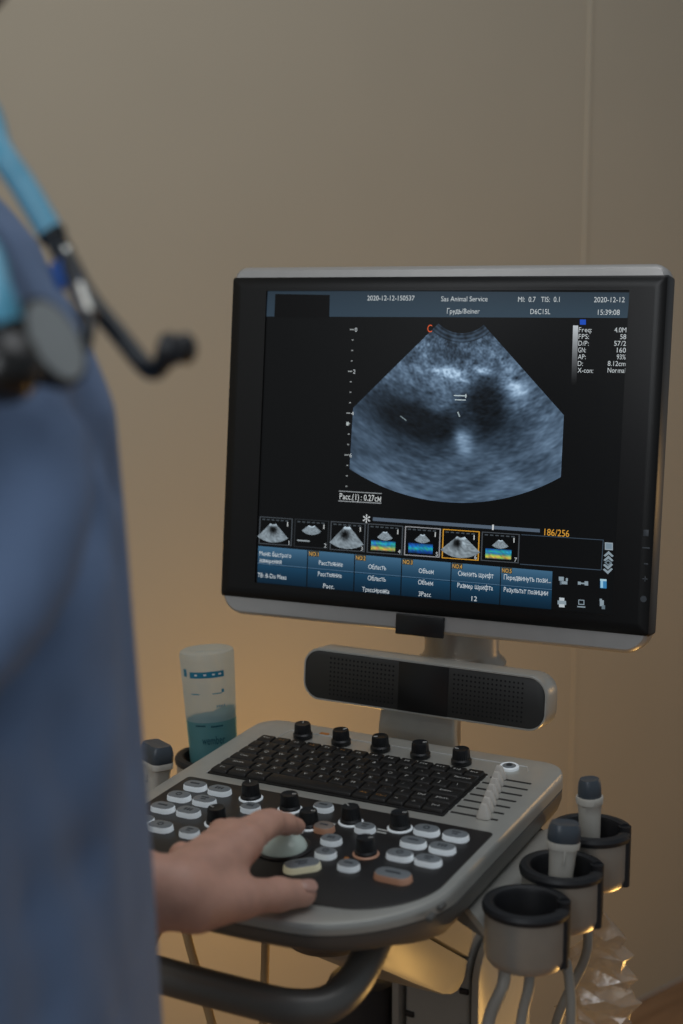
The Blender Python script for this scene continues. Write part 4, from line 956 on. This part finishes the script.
# tubing: from the yoke up the far side of the chest, behind the neck, down the near side to the chest piece
b = MB(); b.tube(spline([w2(54, 238, .70), w2(25, 188, .705), w2(0, 150, .71), pl(.055, .058, 1.464), pl(-.02, .082, 1.488), pl(-.108, .038, 1.496), pl(-.108, -.038, 1.496), pl(-.03, -.085, 1.486), pl(.045, -.090, 1.450), w2(-30, 232, .612), w2(-4, 290, .596), w2(8, 322, .596)], 10), .0066, tube_b, seg=16)
tubing = b.build('tubing', st)
b = MB(); b.tube(spline([w2(50, 232, .70), w2(58, 244, .70), w2(70, 268, .70)], 6), [.0072]*4 + [.0055]*8 + [.004], steel_b); b.build('yoke', st)
b = MB(); b.tube([w2(61, 262, .692), w2(70, 286, .692)], .0062, clip_b); b.box(tuple(w2(68, 258, .692)), (.006, .006, .012), steel, .002); tag(b.build('clip', st), 'blue and white clip')
def eartube(P, r, rt, tip):
    b = MB(); b.tube(spline(P, 8), r, steel_b, seg=12); e = b.build('ear_tube', st)
    a, q = P[-1], tip; b = MB(); n = 9
    b.tube([a + (q - a)*k/(n - 1) for k in range(n)], [rt*v for v in (.75, .98, 1, .86, .78, .86, .92, .78, .3)], rubber, seg=16); b.build('ear_tip', e)
eartube([w2(64, 252, .70), w2(88, 296, .695), w2(120, 336, .685), w2(145, 366, .68), w2(156, 370, .675), w2(164, 360, .672), w2(164, 350, .672)], .0046, .0082, w2(193, 348, .664))
b = MB(); b.tube(spline([w2(92, 298, .692), w2(118, 330, .682), w2(145, 358, .677)], 6), .0017, steel, seg=8); b.build('ear_tube_shine_strip', st) if False else None
eartube([w2(66, 256, .69), w2(78, 296, .675), w2(88, 322, .660), w2(84, 345, .652), w2(76, 352, .650)], .0034, .0070, w2(64, 356, .648))
b = MB(); b.tube([w2(78, 290, .676), w2(88, 318, .664)], .0050, steel, seg=12); tag(b.build('metal_sleeve', st), 'bright metal sleeve')
# chest piece
cpn = (sI.to_3x3() @ Vector((.84, -.34, .42))).normalized(); CPp = w2(48, 344, .618)
q = cpn.to_track_quat('Z', 'Y').to_matrix().to_4x4(); q.translation = CPp
b = MB(); b.lathe([(.010, -.014), (.014, -.012), (.017, -.008), (.0175, -.003), (.0205, -.002), (.0212, .001), (.0204, .004), (.0182, .0045)], steel_b, q, 40); cpo = b.build('chest_piece', st)
b = MB(); b.lathe([(.0184, .0038), (.0182, .0046), (.0001, .0050)], diaph, q, 40); tag(b.build('diaphragm', cpo), 'pale grey diaphragm disc')
b = MB(); b.tube(spline([w2(2, 318, .598), w2(6, 345, .602), w2(24, 352, .612), CPp - cpn*.012], 6), [.0085]*8 + [.0075]*11, gloss_b, seg=14); b.tube(spline([w2(6, 345, .600), w2(6, 372, .592), w2(12, 398, .588)], 6), [.010, .0125, .0135, .014, .0145, .015, .0150, .0145, .0140, .0130, .0115, .0095, .006], gloss_b, seg=16); b.build('stem', cpo)
#PERSON_END

# ------------------------------------------------------------------ light
wld = bpy.data.worlds.new('room_air'); scn.world = wld; wld.use_nodes = True
wld.node_tree.nodes['Background'].inputs[0].default_value = (.80, .90, 1, 1); wld.node_tree.nodes['Background'].inputs[1].default_value = .20
def light(name, typ, loc, target, energy, color, size=.5, size_y=None, spot=None):
    d = bpy.data.lights.new(name, typ); d.energy = energy; d.color = color
    if typ == 'AREA':
        d.size = size
        if size_y: d.shape = 'RECTANGLE'; d.size_y = size_y
    else: d.shadow_soft_size = size
    o = bpy.data.objects.new(name, d); COL.objects.link(o); o.location = loc
    o.rotation_euler = (Vector(target) - Vector(loc)).to_track_quat('-Z', 'Y').to_euler(); return o
light('window_light', 'AREA', (-1.3, -1.0, 2.3), (-.1, 1.6, .9), 29, (.92, .96, 1), 1.6, 1.4)
light('ceiling_light', 'AREA', (.3, .9, 2.65), (.3, 1.2, 0), 8, (.95, .97, 1), 1.2, 1.2)
light('floor_lamp_light', 'POINT', (.52, 1.42, .42), (0, 0, 0), 4.5, (1, .58, .17), .06)
light('warm_fill_light', 'POINT', (1.75, 2.25, .95), (0, 0, 0), 3.5, (1, .58, .2), .1)  # added fill that warms the right wall and cup sides, not a known lamp
light('lamp_behind_light', 'POINT', (.06, 1.76, .62), (0, 0, 0), 2.0, (1, .55, .14), .12)
scn.view_settings.view_transform = 'Standard'; scn.view_settings.look = 'None'; scn.view_settings.gamma = 1
scn.view_settings.exposure = 0; scn.view_settings.use_curve_mapping = False
scn.cycles.use_denoising = True
